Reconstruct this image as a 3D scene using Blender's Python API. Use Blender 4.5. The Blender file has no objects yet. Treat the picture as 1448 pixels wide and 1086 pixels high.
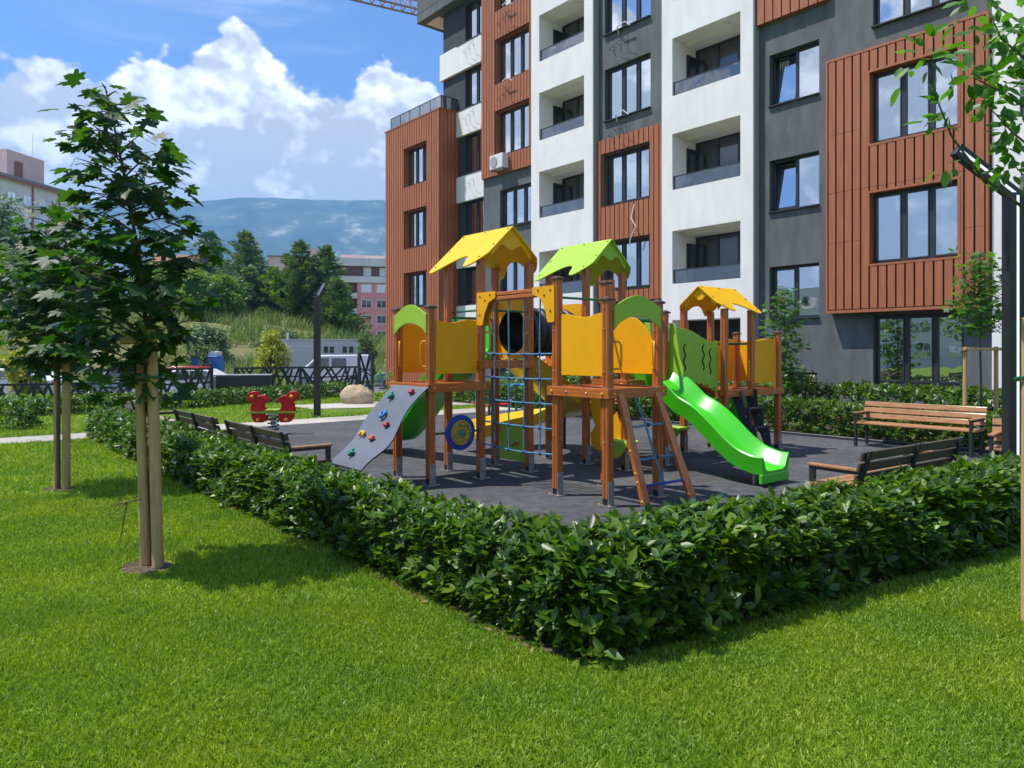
import bpy, math, random
import numpy as np
from mathutils import Vector, Matrix, noise as mnoise

random.seed(7)
rng = np.random.default_rng(7)
sc = bpy.context.scene
COL = sc.collection
R = math.radians

# ---------------------------------------------------------------- camera, light, sky
cam_d = bpy.data.cameras.new('camera')
cam = bpy.data.objects.new('camera', cam_d)
COL.objects.link(cam)
cam.location = (0, 0, 1.6)
cam.rotation_euler = (R(90), 0, 0)
cam_d.sensor_width = 36
cam_d.lens = 25.36
cam_d.shift_y = -0.0318
cam_d.clip_end = 20000
sc.camera = cam

SUN_EL, SUN_AZ = R(64), R(-91)            # azimuth measured from +Y towards +X
sd = Vector((math.sin(SUN_AZ) * math.cos(SUN_EL), math.cos(SUN_AZ) * math.cos(SUN_EL), math.sin(SUN_EL)))
sun_d = bpy.data.lights.new('sun', 'SUN')
sun_d.energy = 5.0
sun_d.angle = R(0.5)
sun_d.color = (1.0, 0.95, 0.87)
sun = bpy.data.objects.new('sun', sun_d)
sun.rotation_euler = (-sd).to_track_quat('-Z', 'Y').to_euler()
sun.location = (-20, 0, 40)
COL.objects.link(sun)
sc.view_settings.view_transform = 'Standard'
sc.view_settings.look = 'None'
sc.view_settings.gamma = 1
sc.view_settings.exposure = 0.42
sc.cycles.max_bounces = 5
sc.cycles.diffuse_bounces = 3
sc.cycles.glossy_bounces = 3
sc.cycles.transmission_bounces = 3
sc.cycles.transparent_max_bounces = 6
sc.cycles.volume_bounces = 1
sc.cycles.caustics_reflective = False
sc.cycles.caustics_refractive = False


def build_world():
    w = bpy.data.worlds.new('World')
    sc.world = w
    w.cycles.sampling_method = 'MANUAL'
    w.cycles.sample_map_resolution = 512
    w.use_nodes = True
    nt = w.node_tree
    N, L = nt.nodes, nt.links
    N.clear()
    def nd(t, **k):
        n = N.new(t)
        for a, b in k.items():
            setattr(n, a, b)
        return n
    def mth(op, a, b=None, c=None, clamp=False):
        n = nd('ShaderNodeMath', operation=op, use_clamp=clamp)
        for i, x in enumerate((a, b, c)):
            if x is None:
                continue
            if isinstance(x, (int, float)):
                n.inputs[i].default_value = x
            else:
                L.new(x, n.inputs[i])
        return n.outputs[0]
    def ss(x, lo, hi, t0=0.0, t1=1.0):
        n = nd('ShaderNodeMapRange', interpolation_type='SMOOTHSTEP')
        L.new(x, n.inputs[0])
        for i, v in enumerate((lo, hi, t0, t1)):
            n.inputs[i + 1].default_value = v
        return n.outputs[0]
    def mix(f, a, b):
        n = nd('ShaderNodeMix', data_type='RGBA')
        for i, x in ((0, f), (6, a), (7, b)):
            if isinstance(x, (tuple, float, int)):
                n.inputs[i].default_value = x
            else:
                L.new(x, n.inputs[i])
        return n.outputs[2]
    out = nd('ShaderNodeOutputWorld')
    bg = nd('ShaderNodeBackground')
    bg.inputs[1].default_value = 0.115
    L.new(bg.outputs[0], out.inputs[0])
    sky = nd('ShaderNodeTexSky', sky_type='NISHITA', sun_disc=False)
    sky.sun_elevation = SUN_EL
    sky.sun_rotation = SUN_AZ
    sky.altitude = 600
    sky.air_density = 1.0
    sky.dust_density = 0.6
    sky.ozone_density = 2.2
    tc = nd('ShaderNodeTexCoord')
    sep = nd('ShaderNodeSeparateXYZ')
    L.new(tc.outputs['Generated'], sep.inputs[0])
    X, Y, Z = sep.outputs
    az = mth('ARCTAN2', X, Y)
    hyp = mth('SQRT', mth('ADD', mth('MULTIPLY', X, X), mth('MULTIPLY', Y, Y)))
    te = mth('DIVIDE', Z, mth('MAXIMUM', hyp, 0.02))
    comb = nd('ShaderNodeCombineXYZ')
    L.new(az, comb.inputs[0])
    L.new(mth('MULTIPLY', te, 1.25), comb.inputs[1])
    comb.inputs[2].default_value = 3.1
    P = comb.outputs[0]
    def noise(vec, scale, detail, rough, off=(0, 0, 0), dist=0.0):
        mp = nd('ShaderNodeMapping')
        mp.inputs[1].default_value = off
        L.new(vec, mp.inputs[0])
        n = nd('ShaderNodeTexNoise')
        n.inputs['Scale'].default_value = scale
        n.inputs['Detail'].default_value = detail
        n.inputs['Roughness'].default_value = rough
        n.inputs['Distortion'].default_value = dist
        L.new(mp.outputs[0], n.inputs['Vector'])
        return n.outputs[0]
    def billow(vec, scale, off):
        mp = nd('ShaderNodeMapping')
        mp.inputs[1].default_value = off
        L.new(vec, mp.inputs[0])
        n = nd('ShaderNodeTexVoronoi', feature='SMOOTH_F1')
        n.inputs['Scale'].default_value = scale
        n.inputs['Detail'].default_value = 3.0
        n.inputs['Roughness'].default_value = 0.55
        n.inputs['Smoothness'].default_value = 0.35
        L.new(mp.outputs[0], n.inputs['Vector'])
        return n.outputs['Distance']
    # height of the cloud bank as a function of the compass direction
    fc = nd('ShaderNodeFloatCurve')
    L.new(mth('ADD', mth('MULTIPLY', az, 1 / (2 * math.pi)), 0.5), fc.inputs['Value'])
    cur = fc.mapping.curves[0]
    pts = [(-3.14, .42), (-2.7, .55), (-2.3, .36), (-2.0, .50), (-1.7, .42), (-1.4, .58), (-1.1, .5), (-.8, .38), (-.617, .37), (-.549, .375), (-.474, .388),
           (-.434, .406), (-.394, .427), (-.356, .462), (-.329, .433), (-.307, .414), (-.271, .402), (-.244, .378), (-.216, .384),
           (-.188, .430), (-.16, .430), (-.121, .400), (-.05, .39), (.2, .45), (.6, .35), (1.2, .5), (2.0, .4), (2.6, .5), (3.14, .42)]
    while len(cur.points) < len(pts):
        cur.points.new(0.5, 0.5)
    for p, (a, t) in zip(cur.points, pts):
        p.location = (a / (2 * math.pi) + .5, t)
        p.handle_type = 'AUTO'
    fc.mapping.update()
    edge = mth('ADD', mth('MULTIPLY', mth('SUBTRACT', noise(P, 9, 8, .6), .5), .085),
               mth('MULTIPLY', mth('SUBTRACT', .42, billow(P, 16, (0, 0, 0))), .055))
    depth = mth('SUBTRACT', mth('ADD', fc.outputs[0], edge), te)
    mask = ss(depth, -.003, .016)
    # thin high veil and stray puffs above the bank
    P2 = nd('ShaderNodeMapping')
    P2.inputs['Rotation'].default_value = (0, 0, R(-38))
    P2.inputs['Scale'].default_value = (1.6, 7, 1)
    L.new(P, P2.inputs[0])
    wisp = noise(P2.outputs[0], 1.3, 7, .6, (3.3, .4, 0), .4)
    wmask = mth('MULTIPLY', ss(wisp, .52, .78), .55)
    puff = mth('MULTIPLY', ss(noise(P, 2.2, 7, .58, (5, 2.2, 1)), .56, .70), ss(te, .55, .8))
    # light and dark billows
    n0 = mth('ADD', noise(P, 7, 8, .58, (0, 0, .7)), mth('MULTIPLY', billow(P, 13, (0, 0, 0)), -.35))
    n1 = mth('ADD', noise(P, 7, 8, .58, (.022, -.030, .7)), mth('MULTIPLY', billow(P, 13, (.022, -.030, 0)), -.35))
    rel = mth('SUBTRACT', n0, n1)
    top = ss(depth, .0, .13, 1.0, .0)
    big = noise(P, 3.2, 4, .5, (1, 7, 2))
    lit = mth('ADD', mth('ADD', mth('MULTIPLY', rel, 4.2), mth('MULTIPLY', top, .34)), mth('ADD', mth('MULTIPLY', big, 1.1), -.36), None, True)
    lit = mth('SUBTRACT', lit, ss(te, .36, .20, 0.0, .30), None, True)
    ccol = mix(lit, (5.0, 5.0, 5.1, 1), (11.0, 11.0, 10.9, 1))
    tint = nd('ShaderNodeMix', data_type='RGBA', blend_type='MULTIPLY')
    tint.inputs[0].default_value = 1
    L.new(sky.outputs[0], tint.inputs[6])
    tint.inputs[7].default_value = (.66, .86, 1.20, 1)
    base = mix(wmask, tint.outputs[2], (7.0, 7.6, 8.4, 1))
    base = mix(puff, base, (8.0, 8.3, 8.8, 1))
    fin = mix(mth('MULTIPLY', mask, ss(te, -.02, .0)), base, ccol)
    L.new(fin, bg.inputs[0])


build_world()

# ---------------------------------------------------------------- helpers
ANG = math.atan2(-.767, .642)             # the estate's own axes: u runs along the facade, v towards it
CA, SA = math.cos(ANG), math.sin(ANG)


def W(u, v, z=0.0):
    return Vector((CA * u - SA * v, SA * u + CA * v, z))


def UV(x, y):
    return CA * x + SA * y, -SA * x + CA * y


ORG = {}


def tag(o, label=None, cat=None, group=None, kind=None):
    if label: o['label'] = label
    if cat: o['category'] = cat
    if group: o['group'] = group
    if kind: o['kind'] = kind
    return o


def thing(name, label, cat, u, v, z=0.0, group=None):
    """Empty at (u, v) in estate axes; its parts are given in absolute (u, v, z)."""
    o = bpy.data.objects.new(name, None)
    COL.objects.link(o)
    o.location = W(u, v, z)
    o.rotation_euler = (0, 0, ANG)
    o.empty_display_size = .2
    ORG[o.name] = Vector((u, v, z))
    return tag(o, label, cat, group)


def wthing(name, label, cat, x, y, z=0.0, rz=0.0, group=None):
    """Empty in world axes; its parts are given in local coordinates."""
    o = bpy.data.objects.new(name, None)
    COL.objects.link(o)
    o.location = (x, y, z)
    o.rotation_euler = (0, 0, rz)
    ORG[o.name] = Vector((0, 0, 0))
    return tag(o, label, cat, group)


def copy_tree(o, parent=None):
    c = o.copy()
    COL.objects.link(c)
    if parent is not None:
        c.parent = parent
    for ch in list(o.children):
        copy_tree(ch, c)
    return c


class MB:
    def __init__(s):
        s.v, s.f, s.m = [], [], []

    def add(s, vs, fs, m=0):
        b = len(s.v)
        s.v.extend(tuple(p) for p in vs)
        s.f.extend(tuple(b + i for i in f) for f in fs)
        s.m.extend([m] * len(fs))
        return s

    def box(s, x0, x1, y0, y1, z0, z1, m=0):
        if x0 > x1: x0, x1 = x1, x0
        if y0 > y1: y0, y1 = y1, y0
        if z0 > z1: z0, z1 = z1, z0
        vs = [(x0, y0, z0), (x1, y0, z0), (x1, y1, z0), (x0, y1, z0), (x0, y0, z1), (x1, y0, z1), (x1, y1, z1), (x0, y1, z1)]
        fs = [(0, 3, 2, 1), (4, 5, 6, 7), (0, 1, 5, 4), (1, 2, 6, 5), (2, 3, 7, 6), (3, 0, 4, 7)]
        return s.add(vs, fs, m)

    def beam(s, p, q, w, h, up=(0, 0, 1), m=0):
        p, q, up = Vector(p), Vector(q), Vector(up)
        d = (q - p).normalized()
        a = d.cross(up).normalized() * (w / 2)
        b = a.cross(d).normalized() * (h / 2)
        vs = [p - a - b, p + a - b, p + a + b, p - a + b, q - a - b, q + a - b, q + a + b, q - a + b]
        fs = [(0, 1, 2, 3), (4, 7, 6, 5), (0, 4, 5, 1), (1, 5, 6, 2), (2, 6, 7, 3), (3, 7, 4, 0)]
        return s.add(vs, fs, m)

    def tube(s, pts, r, n=8, m=0, closed=False):
        pts = [Vector(p) for p in pts]
        k = len(pts)
        rr = r if isinstance(r, (list, tuple)) else [r] * k
        prev = None
        rings = []
        for i, p in enumerate(pts):
            if closed:
                d = pts[(i + 1) % k] - pts[i - 1]
            else:
                d = pts[min(i + 1, k - 1)] - pts[max(i - 1, 0)]
            d.normalize()
            if prev is None:
                a = d.orthogonal().normalized()
            else:
                a = prev - d * prev.dot(d)
                a = a.normalized() if a.length > 1e-6 else d.orthogonal().normalized()
            prev = a
            b = d.cross(a)
            rings.append([p + (a * math.cos(t) + b * math.sin(t)) * rr[i] for t in [2 * math.pi * j / n for j in range(n)]])
        vs = [q for r_ in rings for q in r_]
        fs = []
        for i in range(k if closed else k - 1):
            a0, b0 = i * n, ((i + 1) % k) * n
            for j in range(n):
                j2 = (j + 1) % n
                fs.append((a0 + j, a0 + j2, b0 + j2, b0 + j))
        if not closed:
            fs.append(tuple(range(n))[::-1])
            fs.append(tuple((k - 1) * n + j for j in range(n)))
        return s.add(vs, fs, m)

    def prism(s, pts, fn, t0, t1, m=0):
        """outline pts (a, b) extruded from t0 to t1; fn(a, b, t) -> point."""
        n = len(pts)
        vs = [fn(a, b, t0) for a, b in pts] + [fn(a, b, t1) for a, b in pts]
        fs = [tuple(range(n))[::-1], tuple(range(n, 2 * n))]
        fs += [(i, (i + 1) % n, n + (i + 1) % n, n + i) for i in range(n)]
        return s.add(vs, fs, m)

    def pu(s, u, pts, th, m=0):           # a plate across v and z, at u
        return s.prism(pts, lambda a, b, t: (u + t, a, b), -th / 2, th / 2, m)

    def pv(s, v, pts, th, m=0):           # a plate across u and z, at v
        return s.prism(pts, lambda a, b, t: (a, v + t, b), -th / 2, th / 2, m)

    def pz(s, z0, z1, pts, m=0):
        return s.prism(pts, lambda a, b, t: (a, b, t), z0, z1, m)

    def ball(s, c, r, m=0, n=10, k=6, sc_=(1, 1, 1)):
        vs = [(c[0], c[1], c[2] - r * sc_[2])]
        for i in range(1, k):
            th = math.pi * i / k
            for j in range(n):
                a = 2 * math.pi * j / n
                vs.append((c[0] + r * sc_[0] * math.sin(th) * math.cos(a), c[1] + r * sc_[1] * math.sin(th) * math.sin(a), c[2] - r * sc_[2] * math.cos(th)))
        vs.append((c[0], c[1], c[2] + r * sc_[2]))
        fs = [(0, 1 + (j + 1) % n, 1 + j) for j in range(n)]
        for i in range(k - 2):
            for j in range(n):
                a, b = 1 + i * n + j, 1 + i * n + (j + 1) % n
                fs.append((a, b, b + n, a + n))
        t = len(vs) - 1
        fs += [(1 + (k - 2) * n + j, 1 + (k - 2) * n + (j + 1) % n, t) for j in range(n)]
        return s.add(vs, fs, m)

    def sweep(s, path, sides, section, m=0):
        """closed section (a, h) swept along path; sides = sideways unit vectors."""
        k, n = len(path), len(section)
        vs = []
        for i in range(k):
            d = Vector(path[min(i + 1, k - 1)]) - Vector(path[max(i - 1, 0)])
            d.normalize()
            sd_ = Vector(sides[i])
            up = sd_.cross(d).normalized()
            if up.z < 0: up = -up
            for a, h in section:
                vs.append(Vector(path[i]) + sd_ * a + up * h)
        fs = []
        for i in range(k - 1):
            for j in range(n):
                j2 = (j + 1) % n
                fs.append((i * n + j, i * n + j2, (i + 1) * n + j2, (i + 1) * n + j))
        fs.append(tuple(range(n))[::-1])
        fs.append(tuple((k - 1) * n + j for j in range(n)))
        return s.add(vs, fs, m)

    def build(s, name, mats, parent=None, org=None, smooth=0, bevel=0, seg=1, fix=True):
        me = bpy.data.meshes.new(name)
        o0 = Vector((0, 0, 0))
        if org is not None:
            o0 = Vector(org)
        elif parent is not None:
            p = parent
            while p.parent is not None:
                p = p.parent
            o0 = ORG[p.name]
        vs = [tuple(Vector(p) - o0) for p in s.v]
        me.from_pydata(vs, [], s.f)
        mats = mats if isinstance(mats, (list, tuple)) else [mats]
        for m in mats: me.materials.append(m)
        me.polygons.foreach_set('material_index', s.m)
        if fix:
            import bmesh
            bm = bmesh.new()
            bm.from_mesh(me)
            bmesh.ops.recalc_face_normals(bm, faces=bm.faces[:])
            bm.to_mesh(me)
            bm.free()
        me.update()
        o = bpy.data.objects.new(name, me)
        COL.objects.link(o)
        if parent is not None:
            o.parent = parent
        if bevel:
            b = o.modifiers.new('bevel', 'BEVEL')
            b.width = bevel
            b.segments = seg
            b.limit_method = 'ANGLE'
            b.angle_limit = R(40)
        if smooth:
            me.shade_smooth()
            try:
                me.set_sharp_from_angle(angle=R(smooth))
            except Exception:
                pass
        return o


def np_mesh(name, V, F, mats, parent=None, loc=None, smooth=False, mi=None):
    """V (n,3), F (m,3) triangles."""
    me = bpy.data.meshes.new(name)
    V = np.asarray(V, dtype=np.float32)
    F = np.asarray(F, dtype=np.int32)
    me.vertices.add(len(V))
    me.vertices.foreach_set('co', V.ravel())
    k = F.shape[1]
    me.loops.add(F.size)
    me.loops.foreach_set('vertex_index', F.ravel())
    me.polygons.add(len(F))
    me.polygons.foreach_set('loop_start', np.arange(0, F.size, k, dtype=np.int32))
    me.polygons.foreach_set('loop_total', np.full(len(F), k, dtype=np.int32))
    if smooth:
        me.polygons.foreach_set('use_smooth', np.ones(len(F), dtype=bool))
    if mi is not None:
        me.polygons.foreach_set('material_index', np.asarray(mi, dtype=np.int32))
    for m in (mats if isinstance(mats, (list, tuple)) else [mats]):
        me.materials.append(m)
    me.update(calc_edges=True)
    me.validate()
    o = bpy.data.objects.new(name, me)
    COL.objects.link(o)
    if parent is not None: o.parent = parent
    if loc is not None: o.location = loc
    return o


def scatter(tv, tf, pos, ax, up, scale, wide=None):
    """copies of a template; its x axis -> ax (length of the leaf), z axis -> up (its face)."""
    pos, ax, up = (np.asarray(a, dtype=np.float64) for a in (pos, ax, up))
    n = len(pos)
    ax = ax / np.linalg.norm(ax, axis=1, keepdims=True)
    sd_ = np.cross(up, ax)
    sd_ /= (np.linalg.norm(sd_, axis=1, keepdims=True) + 1e-9)
    up = np.cross(ax, sd_)
    scale = np.broadcast_to(np.asarray(scale, dtype=np.float64), (n,))
    wd = scale if wide is None else np.broadcast_to(wide, (n,))
    tv = np.asarray(tv, dtype=np.float64)
    V = (pos[:, None, :] + ax[:, None, :] * (tv[None, :, 0, None] * scale[:, None, None])
         + sd_[:, None, :] * (tv[None, :, 1, None] * wd[:, None, None])
         + up[:, None, :] * (tv[None, :, 2, None] * scale[:, None, None]))
    F = (np.asarray(tf)[None, :, :] + (np.arange(n) * len(tv))[:, None, None]).reshape(-1, 3)
    return V.reshape(-1, 3), F


def unit(n):
    a = rng.normal(size=(n, 3))
    return a / np.linalg.norm(a, axis=1, keepdims=True)


# ---------------------------------------------------------------- materials
def mat(name, col, rough=.6, metal=0, var=.12, vs=4.0, bump=0.0, bs=60, coat=0.0, spec=.5, col2=None, stretch=None, emit=None, blotch=0.0):
    m = bpy.data.materials.new(name)
    m.use_nodes = True
    nt = m.node_tree
    N, L = nt.nodes, nt.links
    b = N['Principled BSDF']
    b.inputs['Roughness'].default_value = rough
    b.inputs['Metallic'].default_value = metal
    b.inputs['Specular IOR Level'].default_value = spec
    b.inputs['Coat Weight'].default_value = coat
    b.inputs['Coat Roughness'].default_value = .12
    tc = N.new('ShaderNodeTexCoord')
    mp = N.new('ShaderNodeMapping')
    if stretch: mp.inputs['Scale'].default_value = stretch
    L.new(tc.outputs['Object'], mp.inputs[0])
    n = N.new('ShaderNodeTexNoise')
    n.inputs['Scale'].default_value = vs
    n.inputs['Detail'].default_value = 6
    n.inputs['Roughness'].default_value = .6
    L.new(mp.outputs[0], n.inputs['Vector'])
    mx = N.new('ShaderNodeMix')
    mx.data_type = 'RGBA'
    c2 = col2 if col2 else tuple(c * (1 - 2.2 * var) for c in col)
    c1 = col if col2 else tuple(min(1, c * (1 + 1.2 * var)) for c in col)
    mx.inputs[6].default_value = (*c1, 1)
    mx.inputs[7].default_value = (*c2, 1)
    cr = N.new('ShaderNodeMapRange')
    cr.inputs[1].default_value, cr.inputs[2].default_value = .3, .7
    L.new(n.outputs[0], cr.inputs[0])
    L.new(cr.outputs[0], mx.inputs[0])
    cout = mx.outputs[2]
    if blotch:
        n3 = N.new('ShaderNodeTexNoise')
        n3.inputs['Scale'].default_value = .9
        n3.inputs['Detail'].default_value = 5
        L.new(tc.outputs['Object'], n3.inputs['Vector'])
        m3 = N.new('ShaderNodeMapRange')
        m3.inputs[1].default_value, m3.inputs[2].default_value = .35, .68
        m3.inputs[3].default_value, m3.inputs[4].default_value = 1 - blotch, 1 + blotch * .5
        L.new(n3.outputs[0], m3.inputs[0])
        mm = N.new('ShaderNodeMix')
        mm.data_type = 'RGBA'
        mm.blend_type = 'MULTIPLY'
        mm.inputs[0].default_value = 1
        L.new(cout, mm.inputs[6])
        L.new(m3.outputs[0], mm.inputs[7])
        cout = mm.outputs[2]
    L.new(cout, b.inputs['Base Color'])
    mr = N.new('ShaderNodeMapRange')
    mr.inputs[3].default_value, mr.inputs[4].default_value = max(0, rough - .08), min(1, rough + .1)
    L.new(n.outputs[0], mr.inputs[0])
    L.new(mr.outputs[0], b.inputs['Roughness'])
    if bump:
        n2 = N.new('ShaderNodeTexNoise')
        n2.inputs['Scale'].default_value = bs
        n2.inputs['Detail'].default_value = 4
        L.new(mp.outputs[0], n2.inputs['Vector'])
        bp = N.new('ShaderNodeBump')
        bp.inputs['Strength'].default_value = bump
        bp.inputs['Distance'].default_value = .01
        L.new(n2.outputs[0], bp.inputs['Height'])
        L.new(bp.outputs[0], b.inputs['Normal'])
    if emit:
        b.inputs['Emission Color'].default_value = (*emit[:3], 1)
        b.inputs['Emission Strength'].default_value = emit[3]
    return m


def leaf_mat(name, cols, trans=.35, tcol=None, rough=.42, spec=.5):
    m = bpy.data.materials.new(name)
    m.use_nodes = True
    nt = m.node_tree
    N, L = nt.nodes, nt.links
    b = N['Principled BSDF']
    out = N['Material Output']
    g = N.new('ShaderNodeNewGeometry')
    cr = N.new('ShaderNodeValToRGB')
    el = cr.color_ramp.elements
    k = len(cols)
    while len(el) < k: el.new(.5)
    for i, c in enumerate(cols):
        el[i].position = i / (k - 1)
        el[i].color = (*c, 1)
    L.new(g.outputs['Random Per Island'], cr.inputs[0])
    L.new(cr.outputs[0], b.inputs['Base Color'])
    b.inputs['Roughness'].default_value = rough
    b.inputs['Specular IOR Level'].default_value = spec
    t = N.new('ShaderNodeBsdfTranslucent')
    mm = N.new('ShaderNodeMix')
    mm.data_type = 'RGBA'
    mm.blend_type = 'MULTIPLY'
    mm.inputs[0].default_value = 1
    L.new(cr.outputs[0], mm.inputs[6])
    mm.inputs[7].default_value = (*(tcol or (2.4, 2.6, .7)), 1)
    L.new(mm.outputs[2], t.inputs[0])
    ms = N.new('ShaderNodeMixShader')
    ms.inputs[0].default_value = trans
    L.new(b.outputs[0], ms.inputs[1])
    L.new(t.outputs[0], ms.inputs[2])
    L.new(ms.outputs[0], out.inputs[0])
    return m


def glass_mat(name, base, refl, see=0.0, tint=(1, 1, 1), wob=.02):
    m = bpy.data.materials.new(name)
    m.use_nodes = True
    nt = m.node_tree
    N, L = nt.nodes, nt.links
    out = N['Material Output']
    b = N['Principled BSDF']
    b.inputs['Base Color'].default_value = (*base, 1)
    b.inputs['Roughness'].default_value = .3
    gl = N.new('ShaderNodeBsdfGlossy')
    gl.inputs['Roughness'].default_value = .0
    gl.inputs[0].default_value = (*tint, 1)
    lw = N.new('ShaderNodeLayerWeight')
    lw.inputs[0].default_value = .35
    mr = N.new('ShaderNodeMapRange')
    mr.inputs[3].default_value, mr.inputs[4].default_value = refl, min(1, refl + .45)
    L.new(lw.outputs['Facing'], mr.inputs[0])
    tc = N.new('ShaderNodeTexCoord')
    n = N.new('ShaderNodeTexNoise')
    n.inputs['Scale'].default_value = 1.3
    n.inputs['Detail'].default_value = 2
    L.new(tc.outputs['Object'], n.inputs['Vector'])
    bp = N.new('ShaderNodeBump')
    bp.inputs['Strength'].default_value = 1
    bp.inputs['Distance'].default_value = wob
    L.new(n.outputs[0], bp.inputs['Height'])
    L.new(bp.outputs[0], gl.inputs['Normal'])
    ms = N.new('ShaderNodeMixShader')
    L.new(mr.outputs[0], ms.inputs[0])
    first = b.outputs[0]
    if see:
        tr = N.new('ShaderNodeBsdfTransparent')
        tr.inputs[0].default_value = (.75, .78, .8, 1)
        m2 = N.new('ShaderNodeMixShader')
        m2.inputs[0].default_value = see
        L.new(first, m2.inputs[1])
        L.new(tr.outputs[0], m2.inputs[2])
        first = m2.outputs[0]
    L.new(first, ms.inputs[1])
    L.new(gl.outputs[0], ms.inputs[2])
    L.new(ms.outputs[0], out.inputs[0])
    return m


M = {}
M['wood'] = mat('varnished_wood', (.60, .175, .026), .42, var=.2, vs=5, stretch=(9, 9, .8), bump=.25, bs=14, coat=.25, col2=(.33, .080, .011))
M['wood_h'] = mat('varnished_wood_beam', (.60, .175, .026), .42, vs=5, stretch=(1.2, 1.2, 12), bump=.25, bs=14, coat=.25, col2=(.33, .080, .011))
M['bench_wood'] = mat('bench_wood', (.50, .26, .11), .5, vs=4, stretch=(1.2, 12, 12), bump=.25, bs=20, coat=.15, col2=(.27, .115, .045))
M['bench_dark'] = mat('dark_bench_wood', (.12, .085, .05), .55, vs=4, stretch=(1.2, 12, 12), bump=.3, bs=20, col2=(.06, .045, .03))  # darker copy of the bench wood, swapped in on some backs and seats
M['bench_pale'] = mat('sunlit_bench_wood', (.50, .42, .30), .6, vs=4, stretch=(1.2, 12, 12), bump=.3, bs=20, col2=(.22, .17, .11))  # paler copy of the bench wood, sunlight on that bench put into the colour
M['stake'] = mat('stake_wood', (.62, .41, .18), .72, vs=5, stretch=(6, 6, .7), bump=.5, bs=20, col2=(.42, .25, .10))
M['bark'] = mat('bark', (.16, .11, .075), .85, vs=12, stretch=(3, 3, .6), bump=.7, bs=40, col2=(.07, .05, .035))
M['yellow'] = mat('yellow_panel', (.88, .415, .0), .55, spec=.3, var=.035, vs=3, bump=.08, bs=220)
M['lime'] = mat('lime_panel', (.33, .55, .045), .52, spec=.3, var=.035, vs=3, bump=.08, bs=220)
M['roof_yellow'] = mat('yellow_roof', (.88, .475, .004), .52, spec=.3, var=.03, vs=3, bump=.06, bs=220)
M['green_slide'] = mat('green_plastic', (.055, .55, .008), .28, var=.05, vs=2.5, coat=.3)
M['yellow_slide'] = mat('yellow_plastic', (.85, .58, .01), .28, var=.05, vs=2.5, coat=.3)
M['green_steel'] = mat('green_steel', (.012, .14, .045), .4, var=.1)
M['black'] = mat('black_plastic', (.018, .019, .022), .42, var=.15)
M['anthracite'] = mat('anthracite', (.030, .034, .040), .45, var=.12)
M['steel'] = mat('galvanised', (.42, .44, .47), .42, .7, var=.2, vs=14)
M['cap'] = mat('post_cap', (.085, .035, .022), .5, var=.1)
M['rope'] = mat('blue_rope', (.09, .30, .44), .8, var=.3, vs=60, bump=.8, bs=200)
M['blue'] = mat('blue_paint', (.012, .05, .34), .35, var=.1)
M['lblue'] = mat('light_blue_paint', (.05, .30, .52), .4, var=.1)
M['red'] = mat('red_paint', (.72, .014, .010), .4, var=.1)
M['holdred'] = mat('hold_red', (.55, .03, .03), .5, var=.1)
M['holdgreen'] = mat('hold_green', (.01, .26, .17), .5, var=.1)
M['holdblue'] = mat('hold_blue', (.03, .20, .50), .5, var=.1)
M['holdorange'] = mat('hold_orange', (.66, .12, .02), .5, var=.1)
M['holdyellow'] = mat('hold_yellow', (.75, .40, .02), .5, var=.1)
M['grayboard'] = mat('grey_climbing_board', (.125, .14, .17), .5, var=.06, vs=4, bump=.1, bs=200)
M['darkboard'] = mat('dark_board', (.045, .048, .056), .5, var=.08)
M['white'] = mat('white_render', (.86, .83, .815), .9, var=.03, vs=2.2, stretch=(1.6, 1.6, .4), bump=.45, bs=55, blotch=.05)
M['gray'] = mat('grey_render', (.125, .137, .143), .85, var=.11, vs=2.4, stretch=(1.6, 1.6, .4), bump=.35, bs=60, blotch=.10)
M['dgray'] = mat('dark_grey_render', (.050, .055, .064), .8, var=.08, vs=2, bump=.2, bs=60)
M['lgray'] = mat('light_grey_render', (.36, .37, .385), .85, var=.05, vs=2, bump=.2, bs=60)
M['plinth'] = mat('plinth_stone', (.30, .31, .315), .85, var=.1, vs=3, bump=.3, bs=50)
M['brown'] = mat('brown_cladding', (.45, .148, .060), .6, vs=3, stretch=(5, 5, .45), bump=.2, bs=40, col2=(.32, .100, .042))
M['gap'] = mat('cladding_gap', (.030, .016, .012), .9)
M['white_metal'] = mat('white_sheet', (.74, .75, .75), .45, var=.05)
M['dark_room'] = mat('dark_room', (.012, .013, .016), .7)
M['pane'] = glass_mat('window_glass', (.020, .024, .030), .56, see=.6, wob=.002)
M['curtain'] = mat('curtain', (.62, .60, .56), .9, var=.05, vs=3, stretch=(14, 14, .2))
M['pane2'] = glass_mat('balcony_door_glass', (.006, .007, .008), .015, wob=.008)
M['railglass'] = glass_mat('railing_glass', (.03, .034, .042), .07, see=.5)
M['carglass'] = glass_mat('vehicle_glass', (.012, .018, .022), .08)
M['hedge'] = leaf_mat('laurel_leaf', [(.020, .058, .007), (.038, .098, .009), (.072, .150, .012), (.150, .235, .022)], .26, rough=.38, spec=.42)
M['maple'] = leaf_mat('maple_leaf', [(.013, .046, .009), (.024, .072, .012), (.045, .108, .014)], .36, rough=.5)
M['fresh'] = leaf_mat('fresh_leaf', [(.035, .12, .012), (.06, .17, .016), (.085, .20, .022)], .38, rough=.45)
M['pine'] = leaf_mat('pine_needles', [(.065, .13, .035), (.105, .185, .05), (.16, .24, .07)], .15, rough=.6)
M['pine2'] = leaf_mat('blue_needles', [(.08, .14, .07), (.12, .19, .09), (.17, .235, .11)], .15, rough=.6)
M['bush'] = leaf_mat('bush_leaf', [(.07, .14, .022), (.12, .21, .034), (.19, .28, .05)], .25, rough=.6)
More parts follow.
